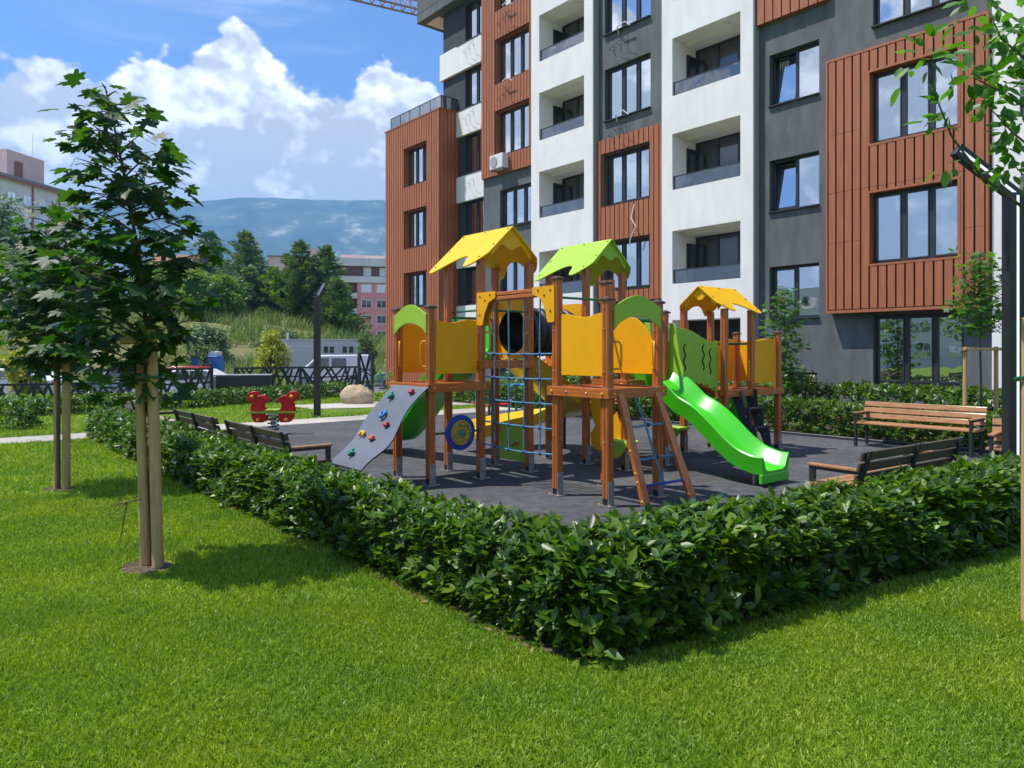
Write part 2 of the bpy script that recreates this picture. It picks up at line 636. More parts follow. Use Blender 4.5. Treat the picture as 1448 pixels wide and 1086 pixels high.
M['yleaf'] = leaf_mat('yellow_leaf', [(.26, .32, .012), (.38, .42, .02), (.48, .47, .03)], .35, rough=.5, tcol=(1.4, 1.4, .6))
M['blade'] = leaf_mat('grass_blade', [(.125, .225, .009), (.19, .31, .013), (.26, .385, .022), (.38, .46, .07)], .35, rough=.5, tcol=(1.7, 1.7, .6))
M['wildgrass'] = leaf_mat('wild_grass', [(.13, .21, .045), (.20, .29, .07), (.28, .36, .11), (.40, .38, .18)], .25, rough=.6, tcol=(1.5, 1.5, .8))
M['litter'] = leaf_mat('dry_leaf', [(.10, .055, .025), (.2, .12, .06), (.3, .2, .1)], .1, rough=.8)


def patchy(m, lo, hi, scale):
    nt = m.node_tree
    N, L = nt.nodes, nt.links
    cr = next(n for n in N if n.type == 'VALTORGB')
    tc = N.new('ShaderNodeTexCoord')
    n = N.new('ShaderNodeTexNoise')
    n.inputs['Scale'].default_value = scale
    n.inputs['Detail'].default_value = 5
    L.new(tc.outputs['Object'], n.inputs['Vector'])
    mr = N.new('ShaderNodeValToRGB')
    mr.color_ramp.elements[0].position, mr.color_ramp.elements[1].position = .36, .64
    mr.color_ramp.elements[0].color, mr.color_ramp.elements[1].color = (*lo, 1), (*hi, 1)
    L.new(n.outputs[0], mr.inputs[0])
    mm = N.new('ShaderNodeMix')
    mm.data_type = 'RGBA'
    mm.blend_type = 'MULTIPLY'
    mm.inputs[0].default_value = 1
    tgt = [l.to_socket for l in cr.outputs[0].links]
    L.new(cr.outputs[0], mm.inputs[6])
    L.new(mr.outputs[0], mm.inputs[7])
    for t in tgt: L.new(mm.outputs[2], t)


patchy(M['blade'], (.74, .86, .95), (1.16, 1.05, .85), 1.3)
patchy(M['wildgrass'], (.75, .9, .8), (1.15, 1.0, .9), .25)
patchy(M['hedge'], (.82, .9, 1.0), (1.18, 1.08, .85), 1.8)


def ground_mat(name, cols, scale, bump, bs, rough=.95, det=8, two=None):
    m = bpy.data.materials.new(name)
    m.use_nodes = True
    nt = m.node_tree
    N, L = nt.nodes, nt.links
    b = N['Principled BSDF']
    b.inputs['Roughness'].default_value = rough
    b.inputs['Specular IOR Level'].default_value = .25
    tc = N.new('ShaderNodeTexCoord')
    cr = N.new('ShaderNodeValToRGB')
    el = cr.color_ramp.elements
    while len(el) < len(cols): el.new(.5)
    for i, c in enumerate(cols):
        el[i].position = .3 + .4 * i / (len(cols) - 1)
        el[i].color = (*c, 1)
    n = N.new('ShaderNodeTexNoise')
    n.inputs['Scale'].default_value = scale
    n.inputs['Detail'].default_value = det
    n.inputs['Roughness'].default_value = .68
    L.new(tc.outputs['Object'], n.inputs['Vector'])
    L.new(n.outputs[0], cr.inputs[0])
    cout = cr.outputs[0]
    n3 = N.new('ShaderNodeTexNoise')
    n3.inputs['Scale'].default_value = scale * .09
    n3.inputs['Detail'].default_value = 5
    L.new(tc.outputs['Object'], n3.inputs['Vector'])
    mr = N.new('ShaderNodeMapRange')
    mr.inputs[1].default_value, mr.inputs[2].default_value, mr.inputs[3].default_value, mr.inputs[4].default_value = .35, .65, .82, 1.18
    L.new(n3.outputs[0], mr.inputs[0])
    mm = N.new('ShaderNodeMix')
    mm.data_type = 'RGBA'
    mm.blend_type = 'MULTIPLY'
    mm.inputs[0].default_value = 1
    L.new(cout, mm.inputs[6])
    L.new(mr.outputs[0], mm.inputs[7])
    L.new(mm.outputs[2], b.inputs['Base Color'])
    n2 = N.new('ShaderNodeTexNoise')
    n2.inputs['Scale'].default_value = bs
    n2.inputs['Detail'].default_value = 5
    L.new(tc.outputs['Object'], n2.inputs['Vector'])
    bp = N.new('ShaderNodeBump')
    bp.inputs['Strength'].default_value = bump
    bp.inputs['Distance'].default_value = .02
    L.new(n2.outputs[0], bp.inputs['Height'])
    L.new(bp.outputs[0], b.inputs['Normal'])
    return m


M['lawn'] = ground_mat('lawn_ground', [(.065, .125, .008), (.10, .185, .010), (.135, .23, .014), (.19, .27, .03)], 9, .8, 60)
M['hill'] = ground_mat('hill_ground', [(.07, .10, .03), (.13, .16, .05), (.20, .17, .08), (.10, .14, .04)], .5, .8, 5)
M['rubber'] = ground_mat('rubber_surface', [(.052, .053, .058), (.078, .079, .086), (.098, .099, .106), (.14, .14, .14)], 7, .5, 220, .85)
M['paving'] = ground_mat('paving', [(.33, .29, .25), (.43, .39, .34), (.48, .44, .39)], 6, .4, 40)
M['asphalt'] = ground_mat('asphalt', [(.09, .09, .09), (.14, .14, .14), (.17, .165, .16)], 5, .4, 60)
M['soil'] = ground_mat('soil', [(.04, .026, .017), (.075, .052, .034), (.12, .09, .06), (.24, .19, .13)], 22, 1.0, 45)
M['boulder'] = ground_mat('boulder_stone', [(.36, .25, .15), (.50, .38, .25), (.58, .46, .33)], 3, 1.0, 14)
M['mountain'] = ground_mat('mountain_ground', [(.012, .03, .022), (.03, .06, .04), (.08, .11, .07), (.42, .40, .34)], .006, .3, .05)


# ---------------------------------------------------------------- ground and terrain
def sstep(x, a, b):
    t = np.clip((x - a) / (b - a), 0, 1)
    return t * t * (3 - 2 * t)


def terrain(x, y):
    s = (x + 9) * -.6 + (y - 22.5) * .8
    z = -.6 * sstep(s, 2.5, 6.5)
    t = x / np.maximum(y, 1.0)
    z = z + (4.5 - 1.5 * sstep(t, -.36, -.16)) * sstep(s, 24, 42) * sstep(y, 8, 26)
    z = z + .5 * np.sin(x * .13 + 1) * np.sin(y * .09) * sstep(s, 26, 40) * sstep(y, 8, 26)
    return z


def grid(name, xs, ys, fn, m, smooth=True):
    X, Y = np.meshgrid(xs, ys)
    Z = fn(X, Y)
    V = np.stack([X, Y, Z], -1).reshape(-1, 3)
    nx, ny = len(xs), len(ys)
    i = np.arange(nx - 1)[None, :] + nx * np.arange(ny - 1)[:, None]
    i = i.ravel()
    F = np.stack([i, i + 1, i + nx + 1, i + nx], -1)
    return np_mesh(name, V, F, m, smooth=smooth)


a1 = np.concatenate([np.linspace(-4500, -150, 18), np.linspace(-140, 60, 161), np.linspace(80, 4500, 18)])
b1 = np.concatenate([np.linspace(-3000, -60, 10), np.linspace(-50, 130, 145), np.linspace(150, 6000, 20)])
lawn = grid('ground', a1, b1, lambda x, y: terrain(x, y), M['lawn'])
lawn.data.materials.append(M['hill'])
lawn.data.materials.append(M['asphalt'])
cen = np.zeros(len(lawn.data.polygons) * 3, dtype=np.float32)
lawn.data.polygons.foreach_get('center', cen)
cen = cen.reshape(-1, 3)
sv = (cen[:, 0] + 9) * -.6 + (cen[:, 1] - 22.5) * .8
lawn.data.polygons.foreach_set('material_index', np.where((sv > 5.5) & (sv < 22.5) & (cen[:, 1] > 8), 2, np.where((sv >= 22.5), 1, 0)).astype(np.int32))
tag(lawn, kind='structure')


def sheet(name, poly, m, z):
    """flat sheet on the ground, polygon in (u, v)."""
    mb = MB()
    mb.add([W(a, b, z) for a, b in poly], [tuple(range(len(poly)))])
    o = mb.build(name, m, fix=False)
    if o.data.polygons[0].normal.z < 0:
        o.data.flip_normals()
    return tag(o, kind='structure')


# soil strip under the hedges, then rubber, then paving
HL = [(-15.3, 2.82), (-12, 2.765), (-9, 2.765), (-6, 2.82), (-4, 2.84), (-2.74, 2.88)]        # left arm centre line (u, v)
HR = [(-2.86, 2.70), (-2.66, 3.9), (-2.42, 5.4), (-2.15, 7.2), (-1.95, 8.8), (-1.8, 10.2)]   # right arm centre line


def wavy(poly, amp=.05, step=.25):
    out = []
    for i in range(len(poly)):
        a, b = Vector(poly[i]), Vector(poly[(i + 1) % len(poly)])
        k = max(1, int((b - a).length / step))
        for j in range(k):
            p = a.lerp(b, j / k)
            out.append((p.x + amp * mnoise.noise(Vector((p.x * 2.1, p.y * 2.1, 1))), p.y + amp * mnoise.noise(Vector((p.x * 2.1, p.y * 2.1, 9)))))
    return out


sheet('soil_bed', wavy([(-15.5, 2.54), (-9, 2.53), (-4, 2.55), (-2.95, 2.56), (-2.62, 2.72), (-2.36, 4.4), (-1.95, 6.4), (-1.56, 9.2), (-1.4, 11.0), (-2.4, 11.0), (-2.9, 6), (-3.2, 3.4), (-15.5, 3.12)], .09), M['soil'], .004)
sheet('soil', wavy([(-15.0, 13.05), (-1, 13.05), (2.5, 13.05), (2.5, 18.2), (-26, 18.2), (-23, 13.4)], .04), M['soil'], .005)
sheet('playground_surface', [(-15.05, 3.12), (-3.2, 3.15), (-2.62, 5.9), (-2.2, 9.6), (-1.2, 12.92), (-15.05, 12.92)], M['rubber'], .010)
sheet('path', [(-16.15, -12), (-15.07, -12), (-15.07, 13.0), (-16.15, 13.0)], M['paving'], .013)
sheet('path', [(-20.6, 8.5), (-18.8, 8.5), (-17.2, 13), (-16.9, 18), (-19.6, 18), (-19.9, 13)], M['paving'], .0135)
mb = MB()
mb.box(-15.03, -1.2, 12.93, 13.01, -.05, .06)
for i in range(14):
    pass
k = mb.build('kerb', M['anthracite'], bevel=.01)
k.rotation_euler = (0, 0, ANG)
tag(k, kind='structure')

# mountains on the horizon
def mtn(x, y):
    out = np.zeros_like(x)
    for i in range(x.shape[0]):
        for j in range(x.shape[1]):
            a = math.atan2(x[i, j], y[i, j])
            d = math.hypot(x[i, j], y[i, j])
            prof = .2165 * max(.5, math.cos(a)) + .004 * math.exp(-((a + .345) / .05) ** 2) - .004 * math.exp(-((a + .50) / .09) ** 2) + .0025 * mnoise.noise(Vector((a * 40, 0, 2)))
            h = prof * 3300
            t = min(1, max(0, (d - 2300) / 1000))
            rid = mnoise.fractal(Vector((x[i, j] / 420, y[i, j] / 420, 3)), .9, 2.1, 6)
            rid2 = abs(mnoise.fractal(Vector((a * 7, d / 1500, 7)), .8, 2.2, 5))
            base = t ** .75
            out[i, j] = -20 + h * base + (rid * 110 - rid2 * 150) * base * (1 - t) * 1.6 + rid * 3 * t
            if d > 3300: out[i, j] -= (d - 3300) * .35
    return out


aa = np.linspace(-1.25, 1.1, 300)
dd = np.concatenate([np.linspace(2200, 3300, 60), [3500, 4000]])
A, D = np.meshgrid(aa, dd)
Xm, Ym = D * np.sin(A), D * np.cos(A)
V = np.stack([Xm, Ym, mtn(Xm, Ym)], -1).reshape(-1, 3)
i = (np.arange(len(aa) - 1)[None, :] + len(aa) * np.arange(len(dd) - 1)[:, None]).ravel()
tag(np_mesh('mountains', V, np.stack([i, i + 1, i + len(aa) + 1, i + len(aa)], -1), M['mountain'], smooth=True), kind='structure')

# ---------------------------------------------------------------- apartment building
bld = thing('apartment_building', 'new multi-storey apartment block with white, grey and brown slatted facade beside the playground', 'building', -15, 18.0)


def facade(mb, v, u0, u1, z0, z1, holes, depth=.2, m=0, mr=None, sides=.9):
    """front surface at v with openings, their reveals, and outer edges going back."""
    mr = m if mr is None else mr
    us = sorted({u0, u1, *[h[0] for h in holes], *[h[1] for h in holes]})
    zs = sorted({z0, z1, *[h[2] for h in holes], *[h[3] for h in holes]})
    for a, b in zip(us, us[1:]):
        for c, d in zip(zs, zs[1:]):
            cu, cz = (a + b) / 2, (c + d) / 2
            if any(h[0] < cu < h[1] and h[2] < cz < h[3] for h in holes): continue
            mb.add([(a, v, c), (b, v, c), (b, v, d), (a, v, d)], [(0, 1, 2, 3)], m)
    for a, b, c, d in [h[:4] for h in holes]:
        w = v + depth
        mb.add([(a, v, c), (a, w, c), (a, w, d), (a, v, d)], [(0, 1, 2, 3)], mr)
        mb.add([(b, v, c), (b, v, d), (b, w, d), (b, w, c)], [(0, 1, 2, 3)], mr)
        mb.add([(a, v, d), (a, w, d), (b, w, d), (b, v, d)], [(0, 1, 2, 3)], mr)
        mb.add([(a, v, c), (b, v, c), (b, w, c), (a, w, c)], [(0, 1, 2, 3)], mr)
    w = v + sides
    mb.add([(u0, v, z0), (u0, w, z0), (u0, w, z1), (u0, v, z1)], [(0, 1, 2, 3)], mr)
    mb.add([(u1, v, z0), (u1, v, z1), (u1, w, z1), (u1, w, z0)], [(0, 1, 2, 3)], mr)
    mb.add([(u0, v, z1), (u0, w, z1), (u1, w, z1), (u1, v, z1)], [(0, 1, 2, 3)], mr)
    mb.add([(u0, v, z0), (u1, v, z0), (u1, w, z0), (u0, w, z0)], [(0, 1, 2, 3)], mr)


def window(u0, u1, z0, z1, v, splits, tilt=False, sill=True, room=True):
    """v = plane of the frame front; splits = fractions of the mullions."""
    fr = MB()
    e = .055
    fr.box(u0, u1, v, v + .07, z1 - e, z1)
    fr.box(u0, u1, v, v + .07, z0, z0 + e)
    fr.box(u0, u0 + e, v + .001, v + .069, z0 + e, z1 - e)
    fr.box(u1 - e, u1, v + .001, v + .069, z0 + e, z1 - e)
    xs = [u0] + [u0 + (u1 - u0) * s for s in splits] + [u1]
    for x in xs[1:-1]:
        fr.box(x - .035, x + .035, v + .002, v + .072, z0 + e, z1 - e)
    pn = MB()
    sash = MB()
    for k, (a, b) in enumerate(zip(xs, xs[1:])):
        a2, b2 = a + .04, b - .04
        if tilt and k == 0:
            t = .16
            for p, q in (((a2, z0 + .08), (b2, z0 + .08)), ((a2, z1 - .1), (b2, z1 - .1)), ((a2, z0 + .08), (a2, z1 - .1)), ((b2, z0 + .08), (b2, z1 - .1))):
                f1 = (p[1] - z0) / (z1 - z0)
                f2 = (q[1] - z0) / (z1 - z0)
                sash.beam((p[0], v + .05 + t * f1, p[1]), (q[0], v + .05 + t * f2, q[1]), .06, .06, (0, 1, 0))
            pn.add([(a2 + .04, v + .055, z0 + .1), (b2 - .04, v + .055, z0 + .1), (b2 - .04, v + .055 + t, z1 - .12), (a2 + .04, v + .055 + t, z1 - .12)], [(0, 1, 2, 3)])
        else:
            if k % 2 == 0 or len(xs) > 3:
                sash.box(a2, a2 + .03, v - .012, v + .04, z0 + .05, z1 - .05)
                sash.box(b2 - .03, b2, v - .012, v + .04, z0 + .05, z1 - .05)
                sash.box(a2 + .03, b2 - .03, v - .011, v + .039, z0 + .05, z0 + .09)
                sash.box(a2 + .03, b2 - .03, v - .011, v + .039, z1 - .09, z1 - .05)
            pn.add([(a + .03, v + .036, z0 + .03), (b - .03, v + .036, z0 + .03), (b - .03, v + .036, z1 - .03), (a + .03, v + .036, z1 - .03)], [(0, 1, 2, 3)])
    w = fr.build('window', M['anthracite'], bld)
    if sash.v: sash.build('sash', M['anthracite'], w)
    pn.build('pane', M['pane'], w, fix=False)
    rv = random.random()
    if rv < .6:
        cw = (u1 - u0) * random.uniform(.18, .42)
        c0 = u0 + .06 if rv < .3 else u1 - .06 - cw
        k_ = 24
        cu = MB()
        vs = []
        for i in range(k_ + 1):
            x = c0 + cw * i / k_
            y = v + .20 + .022 * math.sin(i * 1.25)
            vs += [(x, y, z0 + .02), (x, y, z1 - .03)]
        cu.add(vs, [(2 * i, 2 * i + 2, 2 * i + 3, 2 * i + 1) for i in range(k_)])
        cu.build('curtain', M['curtain'], w, fix=False)
    if sill:
        s_ = MB()
        s_.box(u0 - .02, u1 + .02, v - .24, v, z0 - .035, z0 - .004)
        s_.build('sill', M['anthracite'], w)
    return w


def planks(mb, v, u0, u1, z0, z1, holes, pitch=.2, gap=.035, th=.022, m=0, joints=()):
    """vertical boards standing proud of v (towards the viewer), cut round the openings."""
    n = int(round((u1 - u0) / pitch))
    p = (u1 - u0) / n
    for i in range(n):
        a, b = u0 + i * p + gap / 2, u0 + (i + 1) * p - gap / 2
        segs = [(z0, z1)]
        for h in holes:
            l_, r_ = h[0] - .055, h[1] + .055
            for c_, d_ in (((a, l_),) if a < l_ - .02 and b > l_ else ()) + (((r_, b),) if b > r_ + .02 and a < r_ else ()):
                mb.box(c_, d_, v - th + .002, v + .01, max(z0, h[2] - .05), min(z1, h[3] + .05), m)
            if b > h[0] - .05 and a < h[1] + .05:
                ns = []
                for c, d in segs:
                    if d <= h[2] - .05 or c >= h[3] + .05: ns.append((c, d))
                    else:
                        if c < h[2] - .05: ns.append((c, h[2] - .05))
                        if d > h[3] + .05: ns.append((h[3] + .05, d))
                segs = ns
        for j in joints:
            ns = []
            for c, d in segs:
                if c < j - .02 and d > j + .02: ns += [(c, j - .004), (j + .004, d)]
                else: ns.append((c, d))
            segs = ns
        for c, d in segs:
            if d - c > .03:
                mb.box(a, b, v - th - .004 * mnoise.noise(Vector((i * 3.1, c, 0))), v + .01, c, d, m)


ROWS = [(3.65, 5.25), (6.5, 8.2), (9.35, 11.1), (12.25, 13.95), (15.15, 16.85)]
TOP = 17.4

# --- S2, S4, S7: white balcony bays standing proud
wm = MB()
rails, rooms = [], []
for (u0, u1, a, b, lo) in ((-20.15, -17.0, -19.71, -17.41, 0), (-14.08, -10.95, -13.68, -11.34, 1), (-5.25, -.9, -4.75, -2.2, 0)):
    holes = [(a, b, z0, z1) for z0, z1 in ROWS[:4]] + [(a, b, 15.15, 16.85)]
    if lo:
        holes.append((a, b, .35, 2.55))
    facade(wm, 17.8, u0, u1, 0.3, TOP, holes, depth=1.25, m=0, sides=.6)
    for (x0, x1, z0, z1) in holes:
        rooms.append((x0, x1, z0, z1))
wm.build('wall', M['white'], bld, fix=False)
gm = MB()
for u1 in (-17.0, -10.95):                # grey cheek of each white bay
    gm.box(u1 + .002, u1 + .03, 17.81, 18.3, .3, TOP)
gm.build('wall', M['lgray'], bld)
pl = MB()
pl.box(-23.4, -.9, 17.74, 18.4, -.1, .3)
pl.build('plinth', M['plinth'], bld)
for (a, b, z0, z1) in rooms:
    if z0 < 2:
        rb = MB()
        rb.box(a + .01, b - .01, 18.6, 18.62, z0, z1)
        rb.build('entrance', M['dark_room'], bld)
        continue
    vb = 18.98
    d = MB()                              # dark glazed doors at the back of the balcony
    d.box(a, b, vb, vb + .05, z1 - .12, z1 - .001)
    d.box(a, b, vb, vb + .05, z0 + .001, z0 + .07)
    n = 3
    for i in range(n + 1):
        x = a + .03 + (b - a - .06) * i / n
        d.box(x - .05, x + .05, vb - .002, vb + .052, z0 + .07, z1 - .12)
    d.box(a, a + .03, 18.5, 18.97, z0 + .01, z1 - .3)
    d.box(a + .031, a + .05, 18.52, 18.62, z0 + .01, z1 - .31)
    dr = d.build('balcony_door', M['anthracite'], bld)
    g = MB()
    g.add([(a, vb + .03, z0), (b, vb + .03, z0), (b, vb + .03, z1), (a, vb + .03, z1)], [(0, 1, 2, 3)])
    g.add([(a + .034, 18.63, z0 + .05), (a + .034, 18.95, z0 + .05), (a + .034, 18.95, z1 - .35), (a + .034, 18.63, z1 - .35)], [(0, 1, 2, 3)])
    g.build('pane', M['pane2'], dr, fix=False)
    c = MB()                              # dropped strip and lamp under the ceiling
    c.box(a + .001, b - .001, 18.4, 18.97, z1 - .07, z1 - .001)
    c.box(b - .95, b - .62, 18.0, 18.22, z1 - .035, z1 - .002)
    c.build('ceiling', M['white'], bld)
    r = MB()
    r.box(a, b, 17.86, 17.89, z0 + .40, z0 + .43)
    r.box(a, a + .03, 17.861, 17.889, z0, z0 + .40)
    r.box(b - .03, b, 17.861, 17.889, z0, z0 + .40)
    r.box(a + .03, b - .03, 17.862, 17.888, z0 + .001, z0 + .03)
    rr = r.build('balcony_railing', M['anthracite'], bld)
    g = MB()
    g.box(a + .03, b - .03, 17.872, 17.880, z0 + .03, z0 + .40)
    g.build('glass_panel', M['railglass'], rr)

# --- S3: grey bay with brown cladding below
w3 = [(-16.68, -14.72, z0, z1) for z0, z1 in ROWS] + [(-16.68, -14.72, .8, 2.5)]
g3 = MB()
facade(g3, 18.05, -17.0, -14.08, .3, TOP, w3, depth=.24, m=0)
g3.build('wall', M['gray'], bld, fix=False)
for h in w3:
    brown = 3 < h[2] < 8
    window(h[0] + .005, h[1] - .005, h[2] + .005, h[3] - .005, 18.20, (.36, .68), sill=True)
c3 = MB()
hs = [h for h in w3 if 3 < h[2] < 8]
facade(c3, 17.97, -16.97, -14.10, 3.25, 8.72, hs, depth=.07, m=1, mr=0, sides=.075)
planks(c3, 17.97, -16.97, -14.10, 3.25, 8.72, hs)
c3.build('cladding', [M['brown'], M['gap']], bld)

# --- S5: grey bay with small half-landing windows, brown above
w5 = [(-10.6, -9.2, 2.5, 3.9), (-10.6, -9.2, 5.4, 6.8), (-10.6, -9.2, 8.28, 9.68), (-10.6, -9.2, 11.2, 12.6), (-10.6, -9.2, 14.1, 15.5), (-10.15, -9.25, .55, 1.05)]
g5 = MB()
facade(g5, 18.05, -10.95, -8.86, .3, TOP, w5, depth=.26)
g5.build('wall', M['gray'], bld, fix=False)
for i, h in enumerate(w5):
    window(h[0] + .005, h[1] - .005, h[2] + .005, h[3] - .005, 18.22, (.5,) if i < 5 else (.4,), tilt=i in (1, 2), sill=i < 5)
c5 = MB()
facade(c5, 17.90, -10.90, -8.90, 10.55, TOP - .05, w5[3:5], depth=.14, m=1, mr=0, sides=.145)
planks(c5, 17.90, -10.90, -8.90, 10.55, TOP - .05, w5[3:5], pitch=.25)
c5.build('cladding', [M['brown'], M['gap']], bld)

# --- S6: grey bay with the big brown box
w6 = [(-7.84, -5.87, .81, 2.48), (-7.84, -5.87, 9.5, 11.2), (-7.84, -5.87, 12.4, 14.1), (-7.84, -5.87, 15.2, 16.9)]
g6 = MB()
facade(g6, 18.05, -8.86, -5.25, .3, TOP, w6, depth=.24)
g6.build('wall', M['gray'], bld, fix=False)
for h in w6:
    window(h[0] + .005, h[1] - .005, h[2] + .005, h[3] - .005, 18.18, (.36, .68))
b6 = [(-7.78, -5.88, 3.7, 5.4), (-7.78, -5.88, 6.58, 8.3)]
c6 = MB()
facade(c6, 17.74, -8.86, -5.29, 2.55, 8.9, b6, depth=.30, m=1, mr=0, sides=.305)
planks(c6, 17.74, -8.80, -5.35, 2.64, 8.82, b6, pitch=.2, gap=.04, th=.028, joints=(4.3, 5.55, 7.0))
c6.box(-8.86, -5.29, 17.710, 17.739, 2.55, 2.62)
c6.box(-8.86, -5.29, 17.710, 17.739, 8.84, 8.9)
c6.box(-8.86, -8.81, 17.711, 17.739, 2.62, 8.84)
c6.box(-5.34, -5.29, 17.711, 17.739, 2.62, 8.84)
for (a, b, c, d) in b6:
    c6.box(a - .05, b + .05, 17.705, 17.738, d, d + .05)
    c6.box(a - .05, b + .05, 17.705, 17.738, c - .05, c)
    c6.box(a - .05, a, 17.706, 17.738, c, d)
    c6.box(b, b + .05, 17.706, 17.738, c, d)
c6.build('cladding', [M['brown'], M['gap']], bld)
for h in b6:
    window(h[0] + .005, h[1] - .005, h[2] + .005, h[3] - .005, 17.93, (.36, .68), sill=False)

# --- S1: brown tall strip above, grey below
w1 = [(-22.4, -20.45, z0, z1) for z0, z1 in ROWS[2:]]
g1 = [(-22.3, -20.3, 6.5, 8.0), (-22.3, -20.3, 3.65, 5.2), (-22.3, -20.3, .8, 2.4)]
g = MB()
facade(g, 18.05, -23.38, -20.15, .3, 8.62, g1, depth=.24, sides=1.2)
g.build('wall', M['gray'], bld, fix=False)
for h in g1:
    window(h[0] + .005, h[1] - .005, h[2] + .005, h[3] - .005, 18.20, (.36, .68))
c = MB()
facade(c, 17.95, -23.38, -20.16, 8.6, TOP, w1, depth=.30, m=1, mr=0, sides=1.3)
planks(c, 17.95, -23.36, -20.18, 8.6, TOP, w1, pitch=.18, gap=.034, th=.04)
c.build('cladding', [M['brown'], M['gap']], bld)
for h in w1:
    window(h[0] + .005, h[1] - .005, h[2] + .005, h[3] - .005, 18.15, (.36, .68), sill=False)

# --- S0: recessed corner with white bands and dark windows
d0 = MB()
w0 = [(-25.66, -23.5, z0 + .02, z1 - .02) for z0, z1 in ROWS]
facade(d0, 18.80, -27.36, -23.38, 0, 17.0, w0, depth=.2, sides=2)
d0.build('wall', M['dgray'], bld, fix=False)
for h in w0:
    window(h[0] + .005, h[1] - .005, h[2] + .005, h[3] - .005, 18.95, (.33, .62), sill=False)
for z0, z1 in ((13.95, 15.13), (11.08, 12.23), (8.17, 9.32), (5.27, 6.48), (2.35, 3.6)):
    bd = MB()
    bd.box(-27.45 if z0 > 12.2 else -26.16, -23.39, 18.66, 18.799, z0, z1)
    if z0 > 12.2:
        bd.box(-27.45, -27.37, 18.80, 20.8, z0, z1)
    bd.build('wall_band', M['white'], bld)
el = MB()
for z0, z1 in ROWS[1:]:
    el.box(-26.14, -23.40, 18.64, 18.659, z0 - .05, z0 - .01)
el.build('ledge', M['anthracite'], bld)
# --- brown wing on the left
bh = [(-29.05, -27.25, z0, z1) for z0, z1 in ((3.65, 5.2), (6.4, 8.08), (9.28, 11.0))]
bb = MB()
facade(bb, 17.8, -30.8, -26.17, 0, 12.2, bh, depth=.30, m=1, mr=0, sides=12)
planks(bb, 17.8, -30.8, -26.17, 0, 12.2, bh, pitch=.2, gap=.04, th=.04)
n = 5
for i in range(n):
    bb.box(-26.17 + .0, -26.14, 17.8 + .192 * i + .02, 17.8 + .192 * (i + 1) - .02, 0, 12.2)
bb.box(-30.86, -26.10, 17.745, 17.80, 12.2, 12.25)
bb.box(-26.17, -26.10, 17.80, 18.79, 12.2, 12.25)
bb.build('cladding', [M['brown'], M['gap']], bld)
for h in bh:
    window(h[0] + .005, h[1] - .005, h[2] + .005, h[3] - .005, 18.02, (.38, .7), sill=False)
r = MB()
r.box(-30.5, -26.2, 17.88, 17.91, 12.80, 12.83)
for i in range(6):
    x = -30.5 + i * 4.27 / 5
    r.box(x, x + .03, 17.881, 17.909, 12.25, 12.80)
r.box(-26.23, -26.2, 17.91, 18.78, 12.80, 12.83)
r.box(-26.229, -26.201, 18.74, 18.78, 12.25, 12.80)
rr = r.build('terrace_railing', M['anthracite'], bld)
g = MB()
g.box(-30.47, -26.23, 17.892, 17.898, 12.27, 12.80)
g.box(-26.218, -26.212, 17.91, 18.74, 12.27, 12.80)
g.build('glass_panel', M['railglass'], rr)
# --- core, roof slab with overhang
co = MB()
co.box(-27.3, -.9, 19.3, 31, 0, 17.2)
co.box(-30.7, -27.31, 18.2, 31, 0, 12.19)
co.box(-.98, -.9, 17.8, 19.3, 0, 17.2)
co.build('wall', M['gray'], bld)
sl = MB()
sl.box(-28.9, -.6, 18.36, 31.5, 17.41, 18.3)
sl.box(-28.9, -23.40, 18.35, 31.5, 17.0, 17.409)
sl.build('roof', M['gray'], bld, bevel=.02)
sf = MB()
sf.box(-28.6, -27.6, 18.7, 31, 16.985, 16.999)
sf.build('soffit', M['white'], bld)

# pipe stubs left for the air conditioners
pp = []
def pipes(u, v, z, wh=True):
    mb = MB()
    for i in range(3):
        a = u + .28 * i
        mb.tube([(a, v, z + .1 * i), (a - .02, v - .18, z - .0 + .1 * i), (a + .28, v - .26, z + .02 + .1 * i), (a + .30, v - .22, z - .36 + .1 * i)], .008, 6)
    o = mb.build('pipe_stub', M['steel'] if not wh else M['gap'], bld)
    if wh:
        m2 = MB()
        m2.tube([(u + .25, v, z + .45), (u + .35, v - .2, z + .62), (u + .7, v - .22, z + .66), (u + .86, v - .16, z + .5)], .02, 6)
        m2.build('drain_pipe', M['white_metal'], bld)


pipes(-16.3, 18.05, 11.65)
pipes(-16.3, 17.97, 8.75)
pipes(-22.1, 17.92, 11.5)
pipes(-22.1, 17.92, 14.45)
for z in (14.6, 11.7, 8.75):
    pipes(-25.4, 18.66, z, False)
m2 = MB()
m2.tube([(-15.3, 17.95, 6.35), (-15.35, 17.85, 5.9), (-15.15, 17.84, 5.6), (-15.4, 17.86, 5.2), (-15.45, 17.9, 4.95)], .018, 6)
m2.build('drain_pipe', M['white_metal'], bld)
ac = thing('air_conditioner', 'white air conditioner box on the brown slatted wall under a window', 'air conditioner', -22.0, 17.6, 8.85)
mb = MB()
mb.box(-22.35, -21.55, 17.55, 17.87, 8.72, 9.28)
mb.build('housing', M['white_metal'], ac, bevel=.02, seg=2)
mb = MB()
fan = [(math.cos(t) * .21 - 22.08, math.sin(t) * .21 + 9.0) for t in [2 * math.pi * i / 24 for i in range(24)]]
mb.pv(17.54, fan, .018)
f = mb.build('fan_grille', M['lgray'], ac)
for x in (-22.3, -21.64):
    mb = MB()
    mb.box(x, x + .04, 17.55, 17.93, 8.67, 8.715)
    mb.build('bracket', M['steel'], ac)

# ---------------------------------------------------------------- the play structure
play = thing('play_structure', 'large wooden climbing frame with yellow and green panels, roofs, slides, tube and rope net', 'playground climbing frame', -6.5, 7.2)
PS = .047


